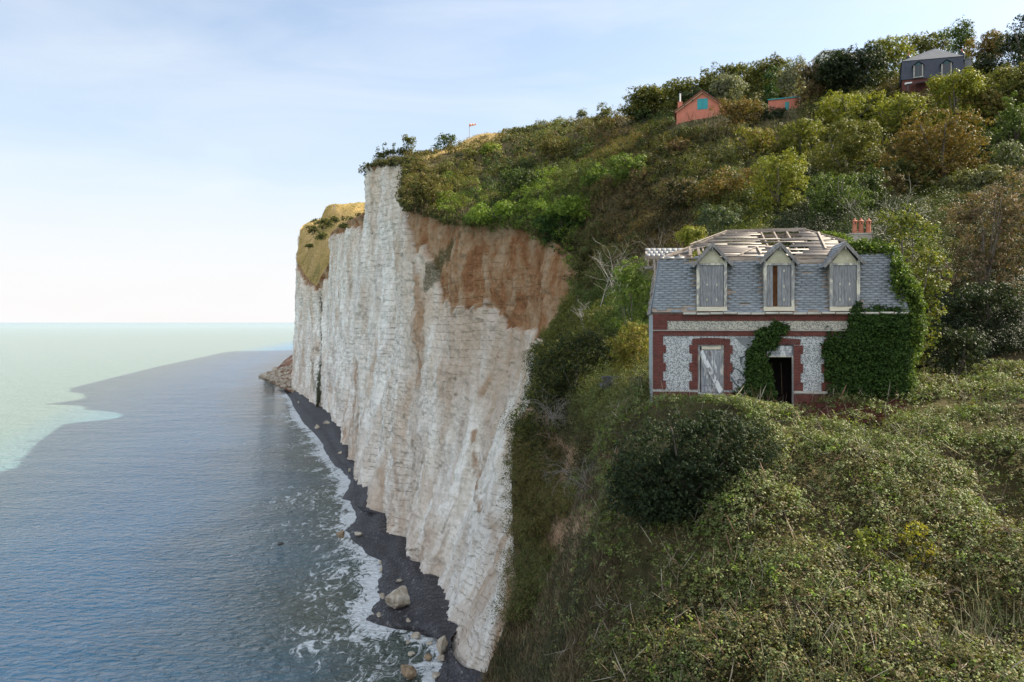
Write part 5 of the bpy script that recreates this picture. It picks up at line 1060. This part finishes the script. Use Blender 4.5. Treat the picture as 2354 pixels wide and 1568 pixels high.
# ------------------------------------------------------------------ far houses
def paint(name, c, rough=.8): return mat_noise(name, [tuple(x*.85 for x in c), c, tuple(min(1, x*1.1) for x in c)], .8, rough, .1)
OR = paint('orange_render', (.50, .17, .11)); TQ = paint('turquoise_paint', (.035, .27, .29)); WHT = paint('white_paint', (.75, .75, .73)); RT_ = mat_noise('red_roof_tile', [(.20, .07, .05), (.32, .12, .085)], 2, .8, .4); DSL = mat_noise('dark_slate', [(.018, .024, .040), (.032, .040, .060)], 1.2, .6, .2); LSL = mat_noise('light_slate', [(.11, .115, .125), (.16, .165, .175)], 1.2, .6, .2)
GLS, ntg, bg_, _ = newmat('dark_glass'); bg_.inputs['Base Color'].default_value = (.02, .025, .03, 1); bg_.inputs['Roughness'].default_value = .12
TQD = paint('dark_teal_paint', (.05, .11, .12)); EAVE = paint('eave_wood', (.45, .27, .15))
def G2(x, y): return 1493.8+.1709*x, 172.4+.1709*y
def frame_at(o, th):                       # a picture point on the plane v metres behind the front of a house turned by th
    c_, s_ = math.cos(th), math.sin(th)
    def f(px, py, v=0.0):
        dx, dz = (px-CX)/F, (HY-py)/F; t = (o[0]*s_+o[1]*c_+v)/(dx*s_+c_); return ((t*dx-o[0])*c_-(t-o[1])*s_, t*dz-o[2])
    return f
def on(px, py, d, o): return CUR(px, py)
d = 133.0; o = P(1610, 272, d); o[2] = min(o[2], gz(o[0], d+2)); CUR = frame_at(o, R(15)); root = tag(empty('orange_cottage', o, -R(15)), 'orange cottage gable with red tiled roof and turquoise shutter', 'house')
A, L, RR = on(*G2(700, 232), d, o), on(*G2(330, 505), d, o), on(*G2(1070, 470), d, o); Bz = -1.0
m = MB(); m.prism([(L[0]+.35, Bz), (RR[0]-.35, Bz), (RR[0]-.35, RR[1]+.15), (A[0], A[1]-.12), (L[0]+.35, L[1]+.15)], 0, 8); m.build('wall', OR, root)
m = MB()
for E in (L, RR): m.slab([(A[0], -.45, A[1]+.12), (A[0], 8.4, A[1]+.12), (E[0], 8.4, E[1]+.05), (E[0], -.45, E[1]+.05)][::(1 if E is RR else -1)], .13)
rf_ = m.build('roof', RT_, root)
m = MB(); m.bar((A[0], -.2, A[1]-.16), (L[0]+.15, -.2, L[1]-.1), .38, .16, (0, 0, 1)); m.build('verge_board', EAVE, root)
m = MB(); m.bar((A[0], -.2, A[1]-.13), (RR[0]-.15, -.2, RR[1]-.07), .38, .08, (0, 0, 1)); m.build('verge_board', EAVE, root)
for cx, cy in ((460, 418), (572, 345), (845, 318)):
    x, z = on(*G2(cx, cy), d, o); m = MB(); m.box(x-.12, x+.12, -.42, -.02, z-.1, z+.08); m.build('roof_bracket', TQD, root)
x0, z1 = on(*G2(635, 325), d, o); x1, z0 = on(*G2(776, 458), d, o); m = MB(); m.box(x0, x1, -.06, -.003, z0, z1); sh_ = m.build('shutter', TQ, root)
m = MB(); m.box((x0+x1)/2-.02, (x0+x1)/2+.02, -.068, -.061, z0+.02, z1-.02); m.build('shutter_joint', TQD, sh_)
x0, z1 = on(*G2(370, 345), d, o); x1, z0 = on(*G2(432, 470), d, o); m = MB(); m.box(x0, x1, 1.2, 1.8, z0-.6, z1); m.box(x0-.06, x1+.06, 1.14, 1.86, z1+.001, z1+.1); ch = m.build('chimney', OR, root); xp = (x0+x1)/2; zt2 = on(*G2(400, 228), d, o)[1]; m = MB(); m.lathe([(.14, 0), (.14, zt2-z1-.2), (.17, zt2-z1-.18), (.17, zt2-z1)], 12, (xp, 1.5, z1+.101)); m.build('flue_pipe', WHT, ch)
d = 135.0; o = P(1801, 262, d); o[2] = min(o[2], gz(o[0], d+1)); CUR = frame_at(o, R(20)); root = tag(empty('orange_shed', o, -R(20)), 'flat roofed orange shed with turquoise fascia and door', 'shed')
x0, z1 = on(*G2(1590, 345), d, o); x1, z0 = on(*G2(2008, 500), d, o); m = MB(); m.box(x0, x1, 0, 4, -1, z1); m.build('wall', OR, root); m = MB(); m.box(x0-.15, x1+.15, -.2, 4.2, z1+.002, z1+.2); m.build('roof', TQ, root)
xa, za = on(*G2(1815, 368), d, o); xb, _ = on(*G2(1870, 368), d, o); m = MB(); m.box(xa, xb, -.05, -.002, -.6, za); m.build('door', TQ, root); m = MB(); m.box(x1-.03, x1+.07, -.1, -.003, -.6, z1-.01); m.build('downpipe', WHT, root)
# slate house
def G3(x, y): return 1953.5+.1699*x, 28.7+.1699*y
d = 112.0; o = P(2140, 222, d); o[2] = min(o[2], gz(o[0], d+2)); CUR = frame_at(o, R(26)); root = tag(empty('slate_house', o, -R(26)), 'dark slate mansard house with pale hipped top and two dormers', 'house'); 
def g3(x, y, v=0):
    return CUR(*G3(x, y), v)
tl, tr = g3(705, 660, .7), g3(1525, 590, .7); bl_, br = g3(690, 915), g3(1552, 850); ap = g3(1150, 478, 3.5); dp = 7.5
m = MB(); yb0 = .0; v8 = [(bl_[0], 0, bl_[1]), (br[0], 0, br[1]), (br[0]+.1, dp, br[1]), (bl_[0]-.1, dp, bl_[1]), (tl[0], .8, tl[1]), (tr[0], .8, tr[1]), (tr[0]+.1, dp-.8, tr[1]), (tl[0], dp-.8, tl[1])]
m.add(v8, [(0, 1, 5, 4), (1, 2, 6, 5), (2, 3, 7, 6), (3, 0, 4, 7), (3, 2, 1, 0)]); m.build('mansard', DSL, root)
m = MB(); e_ = .12; m.add([(tl[0]-e_, .7, tl[1]+.0), (tr[0]+e_, .7, tr[1]+.0), (tr[0]+e_+.1, dp-.7, tr[1]), (tl[0]-e_, dp-.7, tl[1]), (ap[0], 3.8, ap[1])], [(0, 1, 4), (1, 2, 4), (2, 3, 4), (3, 0, 4), (3, 2, 1, 0)]); rf_ = m.build('roof', LSL, root)
m = MB(); m.lathe([(.07, 0), (.09, .1), (.04, .25), (.02, .4)], 8, (ap[0], 3.8, ap[1]-.03)); m.build('finial', DSL, rf_)
wb = MB(); w8 = [(bl_[0]+.15, .15, -2.5), (br[0]-.15, .15, -2.5), (br[0]-.05, dp-.1, -2.5), (bl_[0], dp-.1, -2.5)]; wb.add(w8+[(x, y, (bl_[1] if i in (0, 3) else br[1])-.02) for i, (x, y, z) in enumerate(w8)], [(0, 1, 5, 4), (1, 2, 6, 5), (2, 3, 7, 6), (3, 0, 4, 7), (4, 5, 6, 7), (3, 2, 1, 0)]); wb.build('wall', BRICK, root)
for (xa, xb, yt, yb_, ya) in ((855, 985, 665, 885, 655), (1232, 1372, 640, 870, 630)):
    a = g3(xa, yb_, .1); b_ = g3(xb, yt+45, .1); t_ = g3((xa+xb)/2, ya, 0); m = MB(); w_ = .16; y0 = -.15
    m.box(a[0], a[0]+w_, y0, y0+.9, a[1], b_[1]); m.box(b_[0]-w_, b_[0], y0, y0+.9, a[1], b_[1]); m.box(a[0]-.05, b_[0]+.05, y0-.05, y0+.6, a[1]-.14, a[1]-.002)
    D = m.build('dormer', CONC, root); 
    m = MB(); m.prism([(a[0]-.2, b_[1]-.05), (a[0]-.05, b_[1]+.0), ((a[0]+b_[0])/2, t_[1]-.15), (b_[0]+.05, b_[1]+.0), (b_[0]+.2, b_[1]-.05), (b_[0]-.05, b_[1]+.2), ((a[0]+b_[0])/2, t_[1]+.1), (a[0]+.05, b_[1]+.2)], y0-.15, y0+.9); m.build('dormer_hood', DSL, D)
    m = MB(); m.prism([(a[0]+w_, b_[1]+.001), (b_[0]-w_, b_[1]+.001), ((a[0]+b_[0])/2, t_[1]-.2)], y0+.05, y0+.15); m.build('dormer_gable', TQD, D)
    m = MB(); m.box(a[0]+w_+.01, b_[0]-w_-.01, y0+.10, y0+.13, a[1]+.001, b_[1]-.001); pn = m.build('window_pane', GLS, D)
    m = MB(); mx_ = (a[0]+b_[0])/2; m.box(mx_-.03, mx_+.03, y0+.06, y0+.098, a[1]+.003, b_[1]-.003); m.box(a[0]+w_+.012, b_[0]-w_-.012, y0+.055, y0+.059, a[1]+.02, a[1]+.1); m.build('window_frame', TQD, D)
for cx, ct0, cp, dv, wd in ((795, 575, 530, 2.0, .36), (1520, 518, 475, 2.6, .40)):
    x, z = g3(cx, ct0, dv); _, z2 = g3(cx, cp, dv); m = MB(); m.lathe([(wd*.8, -1.6), (wd, -.9), (wd, -.3), (wd*.55, 0)], 12, (x, dv+.6, z)); c_ = m.build('chimney', DSL, root); m = MB(); m.lathe([(.13, 0), (.11, (z2-z)*.8), (.14, z2-z)], 10, (x, dv+.6, z-.02)); m.build('chimney_pot', TERRA, c_)
a, b_ = g3(745, 985, -1), g3(1060, 905, -1); a2 = g3(900, 912, 0)
m = MB(); m.add([(a[0], -1.6, a[1]), (b_[0]+.4, -1.6, a[1]+.1), (b_[0]+.4, .0, b_[1]), (a2[0], -.0, b_[1]), (a[0], -1.6, a[1]-.1), (b_[0]+.4, -1.6, a[1]), (b_[0]+.4, 0, b_[1]-.1), (a2[0], 0, b_[1]-.1)], [(0, 1, 2, 3), (7, 6, 5, 4), (0, 4, 5, 1), (3, 7, 4, 0), (1, 5, 6, 2)]); m.build('porch_roof', DSL, root)
m = MB(); x, z = g3(740, 972), g3(800, 945); m.box(x[0], z[0]+.4, -.02, .14, x[1]-.1, z[1]); m.build('white_panel', WHT, root)
m = MB(); m.box(a[0]+.3, a[0]+.4, -1.5, -1.4, -1.2, a[1]-.05); m.build('porch_post', TQD, root)
x, z = g3(1560, 640, 3); m = MB(); m.box(x-.1, x+.8, 3, 4, z-1.2, z); m.box(x-.3, x+1.0, 2.9, 4.1, z+.001, z+.1); m.build('side_dormer', LSL, root)
d = 175.0; o = P(1903, 150, d); CUR = None; root = tag(empty('white_building', o), 'top of a white building with a thin cornice behind the pine', 'building'); m = MB(); hx = P(1888, 118, d)-o; hb = P(1922, 118, d)-o
m.box(hx[0]+.2, hb[0]+1.5, 0, 6, -6, hx[2]-.3); m.build('wall', WHT, root); m = MB(); m.box(hx[0], hb[0]+1.8, -.3, 6.3, hx[2]-.298, hx[2]+.1); m.build('cornice', WHT, root); m = MB(); m.box(hb[0]-1.2, hb[0]-.8, 1, 1.4, hx[2]+.102, hx[2]+.8); m.build('chimney', CONC, root)
# ------------------------------------------------------------------ windsock on the clifftop
ORG = mat_noise('orange_cloth', [(.75, .16, .04), (.85, .22, .06)], 2, .7, 0); CLW = mat_noise('white_cloth', [(.75, .68, .62), (.85, .80, .75)], 2, .7, 0)
d = 272.0; b0 = P(1078.5, 313, d); t0_ = P(1078.5, 288, d); root = tag(empty('windsock', (b0[0], d, min(b0[2], gz(b0[0], d)))), 'orange and white windsock flying from a thin pole', 'windsock'); o = np.array(root.location)
m = MB(); m.tube([(0, 0, -.5), tuple(t0_-o+np.array((0, 0, .6)))], .10, .08, 6); m.build('pole', STONE, root)
sk = t0_-o; q0 = np.array((sk[0]+.05, 0, sk[2])); q1 = P(1093.5, 286, d)-o
for k in range(5):
    a, b_ = q0+(q1-q0)*k/5, q0+(q1-q0)*(k+1)/5; m = MB(); m.tube([tuple(a), tuple(b_)], .52-.05*k, .47-.05*k, 10); m.build('sock_band', ORG if k % 2 == 0 else CLW, root)
# ruin on the tip of the cliff
d = 246.0
root = tag(empty('clifftop_ruin', P(895, 368, d)), 'broken concrete frame and rubble poking out of the cliff tip', 'ruin'); o = np.array(root.location)
m = MB(); L2 = lambda x, y: P(x, y, d)-o
m.bar(L2(890, 360.5)-np.array((0, .8, 0)), L2(914, 359.5)-np.array((0, .8, 0)), .7, .45); m.bar(L2(893, 361)-np.array((0, .8, 0)), L2(887, 374)-np.array((0, .8, 0)), .5, .5); m.bar(L2(904, 361)-np.array((0, .8, 0)), L2(903, 378)-np.array((0, .8, 0)), .8, .6); m.build('concrete_frame', CONC, root)
m = MB(); rq = random.Random(3)
for k in range(70):
    x, y = rq.uniform(866, 935), rq.uniform(362, 384); y = max(y, 372-(x-866)*.14); c = L2(x, y)+np.array((0, -.9-rq.random(), 0)); s_ = rq.uniform(.3, 1.3); m.box(-s_, s_, -.6, .6, -s_*.35, s_*.35, Matrix.Translation(Vector(c)) @ Matrix.Rotation(rq.uniform(-.5, .5), 4, 'Y') @ Matrix.Rotation(rq.uniform(-.6, .6), 4, 'Z'))
m.build('rubble', STONE, root)
for k, (x, y, h, lab, hook) in enumerate(((868, 349, 12, 'leaning ivy-clad stump at the very tip of the cliff', 0), (882, 344, 14, 'hook-shaped ivy-clad stump at the cliff tip', 1), (905, 338, 9, 'short slim ivy-clad stump right of the hooked one', 0))):
    pr_ = [(-.25 if not hook else 0, 0, -.8, .9, .8, .5), (0, 0, 0, .6, .7, .5), (.25 if not hook else .0, 0, .7, .55, .6, .4)]+([(1.1, 0, .95, .9, .5, .18)] if hook else [])
    shrub('ivy_stump', lab, 'ivy stump', x, y, 4.5 if k < 2 else 2.6, h, G_IV+G_OL, 246, 'trunk', 1.6, 1.6, 'ivy-clad stumps on the cliff tip', pr_, rough=.05, cpx=3, lmin=.2, fill=False)
for (x, y, rx, ry, lab) in ((874, 358, 11, 9, 'dark ivy clump around the foot of the leaning stump'), (897, 352, 14, 7, 'dark scrub clump on the ruin between the stumps'), (925, 350, 14, 12, 'dark bush on the cliff edge right of the ruin')): shrub('dark_bush', lab, 'shrub', x, y, rx, ry, G_DK+G_OL, 246, dens=1.2, cpx=4.5, lpx=2.2, fill=False)
# ------------------------------------------------------------------ boulders
ROCKC = mat_noise('chalk_rock', [(.26, .21, .15), (.44, .39, .31), (.60, .57, .51)], .9, .95, 1.0, None, 8, .25); ROCKW = mat_noise('brown_rock', [(.15, .10, .06), (.30, .22, .14), (.45, .36, .25)], .8, .9, 1.0, None, 8, .25); ROCKD = mat_noise('wet_dark_rock', [(.03, .03, .025), (.07, .06, .05)], 1, .5, .6)
def rock(label, px, py, wpx, hpx, mat, seed, name='boulder', depth_k=.8, z=None, sharp=.5, group='boulders on the beach', d=None):
    z = z if z is not None else (ZF-.6 if py < 1440 else ZS); d = d or -z*F/(py+hpx*.42-HY); c = P(px, py, d); w_, h_ = wpx*d/F/2, hpx*d/F/2*1.25
    bm = bmesh.new(); bmesh.ops.create_icosphere(bm, subdivisions=4, radius=1); V_2 = np.array([v_.co[:] for v_ in bm.verts]); rr = np.random.default_rng(seed)
    for k in range(14):
        nn_ = unit(rr.normal(size=3)); lim_ = rr.uniform(.45, .85); pr2 = V_2@nn_; ov = np.maximum(pr2-lim_, 0); V_2 -= ov[:, None]*nn_*sharp*1.9
    V_2 = V_2*(1+.16*fbm(V_2[:, 0]*1.5+seed, V_2[:, 1]*1.5, V_2[:, 2]*1.5, 4, seed))[:, None]+.06*fbm(V_2[:, 0]*6+seed, V_2[:, 1]*7, V_2[:, 2]*7, 2, seed)[:, None]
    for v_, q in zip(bm.verts, V_2*np.array((w_, w_*depth_k, h_))): v_.co = q
    me = bpy.data.meshes.new(name); bm.to_mesh(me); bm.free(); me.materials.append(mat); o_ = bpy.data.objects.new(name, me); COL.objects.link(o_); o_.location = c; return tag(o_, label, 'rock', group)
for k, (lab, x, y, w_, h_, mt) in enumerate([
 ('largest boulder on the beach, beige chalk block',915,1376,80,52,ROCKC), ('brown wet rock in the surf beside the white slab',783,1229,25,15,ROCKW), ('flat white slab on the dark shingle near the brown surf rock',823,1226,22,10,ROCKC),
 ('small pale upright stone at the edge of the foam',873,1294,7,10,ROCKC), ('pale stone just below the upright stone in the foam',876,1308,11,11,ROCKC), ('lone beige stone on the shingle above the largest boulder',916,1335,17,9,ROCKC),
 ('white block touching the seaward side of the largest boulder',878,1370,15,11,ROCKC), ('rounded white stone between the largest boulder and the cliff',972,1389,18,11,ROCKC), ('pair-like white stone below the largest boulder near the water',870,1412,13,11,ROCKC),
 ('smallest white stone at the lower shingle point',858,1412,7,5,ROCKC), ('beige stone on the wet shingle below the largest boulder',939,1427,13,10,ROCKC), ('pale flat boulder where the lower shingle meets the surf',957,1461,27,13,ROCKC),
 ('half submerged pale stone left of the flat surf boulder',937,1475,15,9,ROCKC), ('low beige stone in the foam right of the flat surf boulder',987,1478,18,7,ROCKC), ('foam-washed white rock at the cliff foot near the bottom edge',1014,1514,28,15,ROCKC),
 ('beige rock awash in the middle of the bottom foam',947,1502,20,11,ROCKC), ('brownish rock awash right of the beige one in the bottom foam',984,1510,24,14,ROCKW), ('big brown boulder in the water at the bottom edge',936,1543,48,30,ROCKW),
 ('flat rock at the edge of the lowest shingle patch',999,1552,26,13,ROCKC), ('white stone on the narrow shingle under the second buttress',782,1042,12,8,ROCKC), ('white stone against the shingle near the foam bend',803,1080,9,9,ROCKC),
 ('white rock cluster stone on the far shingle',729,981,13,9,ROCKC), ('pale rock pile stone against the far cliff foot',750,972,16,10,ROCKC), ('tiny pale stone on the farthest shingle',686,925,7,5,ROCKC), ('low dark rock breaking the open water off the beach',644,1249,22,5,ROCKD)]):
    zz_ = ZS+.1 if (mt is ROCKD or y > 1470 or (x, y) in ((783, 1229), (957, 1461))) else None; rock(lab, x, y, w_, h_, mt, 40+k, z=zz_)
rock('white chalk pinnacle leaning against the cliff foot', 1016, 1485, 34, 50, ROCKC, 90, 'chalk_pinnacle', .7, z=ZS+.3, sharp=.6, group=None)
rock('dark slab rock pointing out to sea at the far rockfall', 616, 862, 20, 9, ROCKW, 91, group='boulders of the far rockfall', z=ZS+.1); rock('flat pale rock at the seaward foot of the far rockfall', 627, 876, 14, 6, ROCKC, 92, group='boulders of the far rockfall', z=ZS+.1)
# far rockfall: red earth fan with chalk debris
root = tag(empty('rockfall', P(665, 880, 560)), 'far rockfall fan of red earth and pale rubble', 'rockfall'); o = np.array(root.location)
m = MB(); pk_ = [(600, 862), (612, 858), (628, 850), (640, 842), (650, 832), (660, 824), (674, 814), (700, 806)]; nn2 = 60; X0 = np.linspace(600, 705, nn2); Yt = np.interp(X0, [p[0] for p in pk_], [p[1] for p in pk_]); Yb = np.interp(X0, [600, 625, 650, 680, 705], [866, 880, 892, 905, 915]); rowsR = []
for q in np.linspace(0, 1, 24):
    yy = Yt*(1-q)+Yb*q; dR = 600-115*q; zz3 = [P(a, b_, dR)-o for a, b_ in zip(X0, yy)]; rowsR.append(zz3)
RV = np.array(rowsR).transpose(1, 0, 2); RV += (1.5*fbm(RV[..., 0]*.25, RV[..., 1]*.25, RV[..., 2]*.25, 4, 3))[..., None]*np.array((.4, -.6, 1)); ri = np.arange(RV.shape[0]*RV.shape[1]).reshape(RV.shape[:2]); mud = mat_noise('red_earth', [(.12, .05, .03), (.24, .11, .06), (.42, .34, .27)], .12, .95, .8)
mesh_np('earth_fan', RV.reshape(-1, 3), np.stack([ri[:-1, :-1], ri[:-1, 1:], ri[1:, 1:], ri[1:, :-1]], -1).reshape(-1, 4), mud, root, smooth=True)
m = MB(); rq = random.Random(8)
for k in range(420):
    q = rq.random()**.6; i = rq.randrange(nn2); 
    if rq.random() > 1.15-q*.2-(i/nn2)*.75*(1-q*.6): continue
    c = RV[i][min(23, int(q*23))]; s_ = rq.uniform(.4, 1.7); m.box(-s_, s_, -s_, s_, -s_*.6, s_*.6, Matrix.Translation(Vector(c)) @ Matrix.Rotation(rq.uniform(0, 3), 4, 'Z') @ Matrix.Rotation(rq.uniform(-.7, .7), 4, 'X') @ Matrix.Rotation(rq.uniform(-.7, .7), 4, 'Y'))
r_o = m.build('rubble', ROCKC, root); r_o['kind'] = 'stuff'
# ------------------------------------------------------------------ bare trees, dead branches, stone wall
DEADB = mat_noise('dead_bark', [(.12, .10, .085), (.20, .175, .15), (.28, .25, .22)], 3, .9, .4, (1, 1, .3))
def bare(name, label, px, py_base, d, h, n, seed, mat=PALEB, sp=.28, cat='dead tree', droop=0, depth=4, lean=(0, 0)):
    rngb = np.random.default_rng(seed); b = P(px, py_base, d); b[2] = min(b[2], gz(b[0], d)+.1) if cat == 'dead tree' else b[2]; root = tag(empty(name, b), label, cat); m = MB(); m2 = MB()
    for k in range(n):
        dr_ = np.array((lean[0]+rngb.normal()*sp, rngb.normal()*sp, 1+lean[1])); twigs(m, (rngb.normal()*.15, rngb.normal()*.15, -.2), dr_, h*rngb.uniform(.6, 1), (.035*max(1, d/50) if cat == 'dead tree' else .014*max(1, d/40)), rngb, depth, 3, droop, .42)
    m.build('branches', mat, root); return root
bare('bare_tree', 'tall bleached leafless tree standing against the brown cliff', 1378, 655, 66, 6.0, 3, 31)
bare('bare_tree', 'bare pale shrub stems right of the bleached leafless tree', 1425, 560, 72, 5.2, 5, 32, sp=.3)
bare('bare_tree', 'low leafless stems below the bleached tree near the cliff rim', 1345, 615, 70, 3.0, 4, 33, sp=.35)
bare('bare_tree', 'leafless brown shrub on the slope left of the golden bush', 1530, 520, 62, 3.6, 7, 34, mat=BARK, sp=.5)
bare('bare_tree', 'grey leafless shrub in the dark hollow above the chimney', 2030, 470, 55, 3.2, 7, 35, mat=PALEB, sp=.45)
bare('bare_tree', 'pale gnarled trunk in the deep shade right of the house', 2290, 800, 38, 2.2, 2, 36, mat=DEADB, sp=.25, lean=(.35, 0))
bare('dead_branches', 'tangle of grey dead branches below the rounded bramble mound', 1270, 955, 44, 1.5, 22, 37, mat=DEADB, sp=1.0, cat='dead branches', droop=.12)
bare('dead_branches', 'grey dead branches on the edge of the bank left of the dark bush', 1350, 1110, 31, 1.1, 18, 38, mat=DEADB, sp=.9, cat='dead branches', droop=.08)
bare('dead_branches', 'curling pale roots sticking out over the steep grassy gully', 1300, 1075, 34, .9, 6, 39, mat=DEADB, sp=1.0, cat='dead branches', droop=.05, lean=(-.8, -.5))
for k, (x, y, l, lab) in enumerate([(1400, 1392, .9, 'forked bleached twig lowest left in the dark brambles'), (1310, 1480, .8, 'pale bent twig at the left edge of the brambles'), (1470, 1375, .7, 'pale crossed twig in the shaded brambles'), (1815, 1415, .6, 'short straight bleached twig in the middle of the brambles'),
   (1660, 1400, .6, 'slim curved pale twig left of the straight bleached one'), (1850, 1385, .7, 'bleached twig right of the straight one'), (1985, 902, .8, 'curling dry bramble shoot against the ivy wall'), (2240, 1300, .5, 'small dry twig right of the yellow sapling')]):
    d = seat(x, y, 25); rngb = np.random.default_rng(60+k); m = MB(); b = P(x, y, d)
    for j in range(3): twigs(m, (0, 0, -.15), np.array((rngb.normal()*.9, -.4, .5)), l*rngb.uniform(.6, 1), .011, rngb, 2, 3, .05, .5)
    o_ = m.build('dry_twig', PALEB); o_.location = b; tag(o_, lab, 'twig')
root = tag(empty('stone_wall', P(1460, 885, 40)), 'low dark dry stone wall left of the house foot', 'wall'); o = np.array(root.location); m = MB(); rq = random.Random(4)
for k in range(90):
    x = rq.uniform(1385, 1505); y = rq.choice((869, 876, 883, 890)); c = P(x, y+rq.uniform(-1.5, 1.5), 40+rq.uniform(-.15, .15))-o; s_ = rq.uniform(.10, .22); m.box(-s_, s_, -.14, .14, -.08, .08, Matrix.Translation(Vector(c)) @ Matrix.Rotation(rq.uniform(-.15, .15), 4, 'Y') @ Matrix.Rotation(rq.uniform(-.4, .4), 4, 'Z'))
m.build('stones', mat_noise('dark_stone', [(.05, .05, .05), (.10, .10, .10), (.17, .165, .16)], 2.2, .9, .8), root)
# ------------------------------------------------------------------ grasses
exg = ((fpx > 1080) & (fpx < 1420) & (fpy > 930)).astype(float)
def gsel(n, dmin, dmax, ex, rng):
    w_ = ar/fd**2*np.clip(facing+.45, .12, 1)*(fc[:, 1] > dmin)*(fc[:, 1] < dmax)*ex*(1-.85*bb); i = rng.choice(len(w_), n, p=w_/w_.sum()); r1, r2 = rng.random((2, n, 1)); return fa[i]+e1[i]*r1+e2[i]*r2
rng = np.random.default_rng(77)
gp = gsel(9000, 16, 62, exg, rng); tn = fbm(gp[:, 0]*.5, gp[:, 1]*.5, gp[:, 2]*.3, 3, 15)
blades('grass', gp[tn > -.05], .42, gp[tn > -.05][:, 1]*.0009+.004, [(.13, .10, .05), (.17, .125, .07), (.09, .085, .035), (.11, .075, .045)], rng, .45, 9, rad=.14)
blades('grass', gp[tn <= -.05], .34, gp[tn <= -.05][:, 1]*.0009+.004, [(.055, .065, .025), (.08, .085, .035), (.07, .055, .03)], rng, .45, 9, rad=.14)
exb = ((fpx > 1750) & (fpy > 1440)).astype(float)*np.clip((fpy-1430)/140, 0, 1)
gp = gsel(3200, 9, 19, exb, rng); gp = gp+np.array((0, 0, .7)); tn = fbm(gp[:, 0]*.7, gp[:, 1]*.7, 0, 3, 16); gp = gp[tn > -.05]
blades('tall_grass', gp, .95, .011, [(.17, .19, .08), (.24, .22, .12), (.12, .14, .055), (.30, .26, .15)], rng, .22, 8, rad=.10)
# dry turf of the far valley and the clifftop
wg = ar/fd**2*np.clip(facing+.1, .02, 1)*gl*(fpx > 660)*(fpx < 1250)*(fc[:, 1] > 100)*(fc[:, 1] < 620); i = rng.choice(len(wg), 9000, p=wg/wg.sum()); gp = fa[i]+e1[i]*rng.random((9000, 1))+e2[i]*rng.random((9000, 1))
blades('dry_turf', gp, .5, gp[:, 1]*.0007, [(.42, .31, .13), (.52, .40, .19), (.30, .25, .09), (.24, .24, .08)], rng, .5, 5, rad=.8)
for (x, y, rx, ry, lab) in [(742, 515, 26, 14, 'dark scrub patch highest on the far grassy valley side'), (718, 530, 18, 11, 'scrub patch on the outer edge of the far valley'), (768, 506, 14, 8, 'small scrub patch near the far skyline'), (738, 545, 16, 9, 'rounded scrub patch in the middle of the far valley'), (790, 520, 14, 7, 'scrub tuft beside the nearer cliff brink'), (712, 566, 7, 4, 'tiny bush low on the far golden slope')]:
    shrub('scrub_patch', lab, 'shrub', x, y, rx, ry, G_OL+G_DK, None, dens=1.0, lpx=2.0, cpx=4, fill=False)
d = seat(768, 476, 0); root = tag(empty('far_pole', P(768, 480, 470)), 'tiny dark post on the far skyline above the dry valley', 'post'); m = MB(); m.tube([(0, 0, -1), (0, 0, 2.6)], .28, .2, 6); m.build('pole', STONE, root); m = MB(); m.box(-.5, .5, -.2, .2, 1.2, 1.6); m.build('crosspiece', STONE, root)
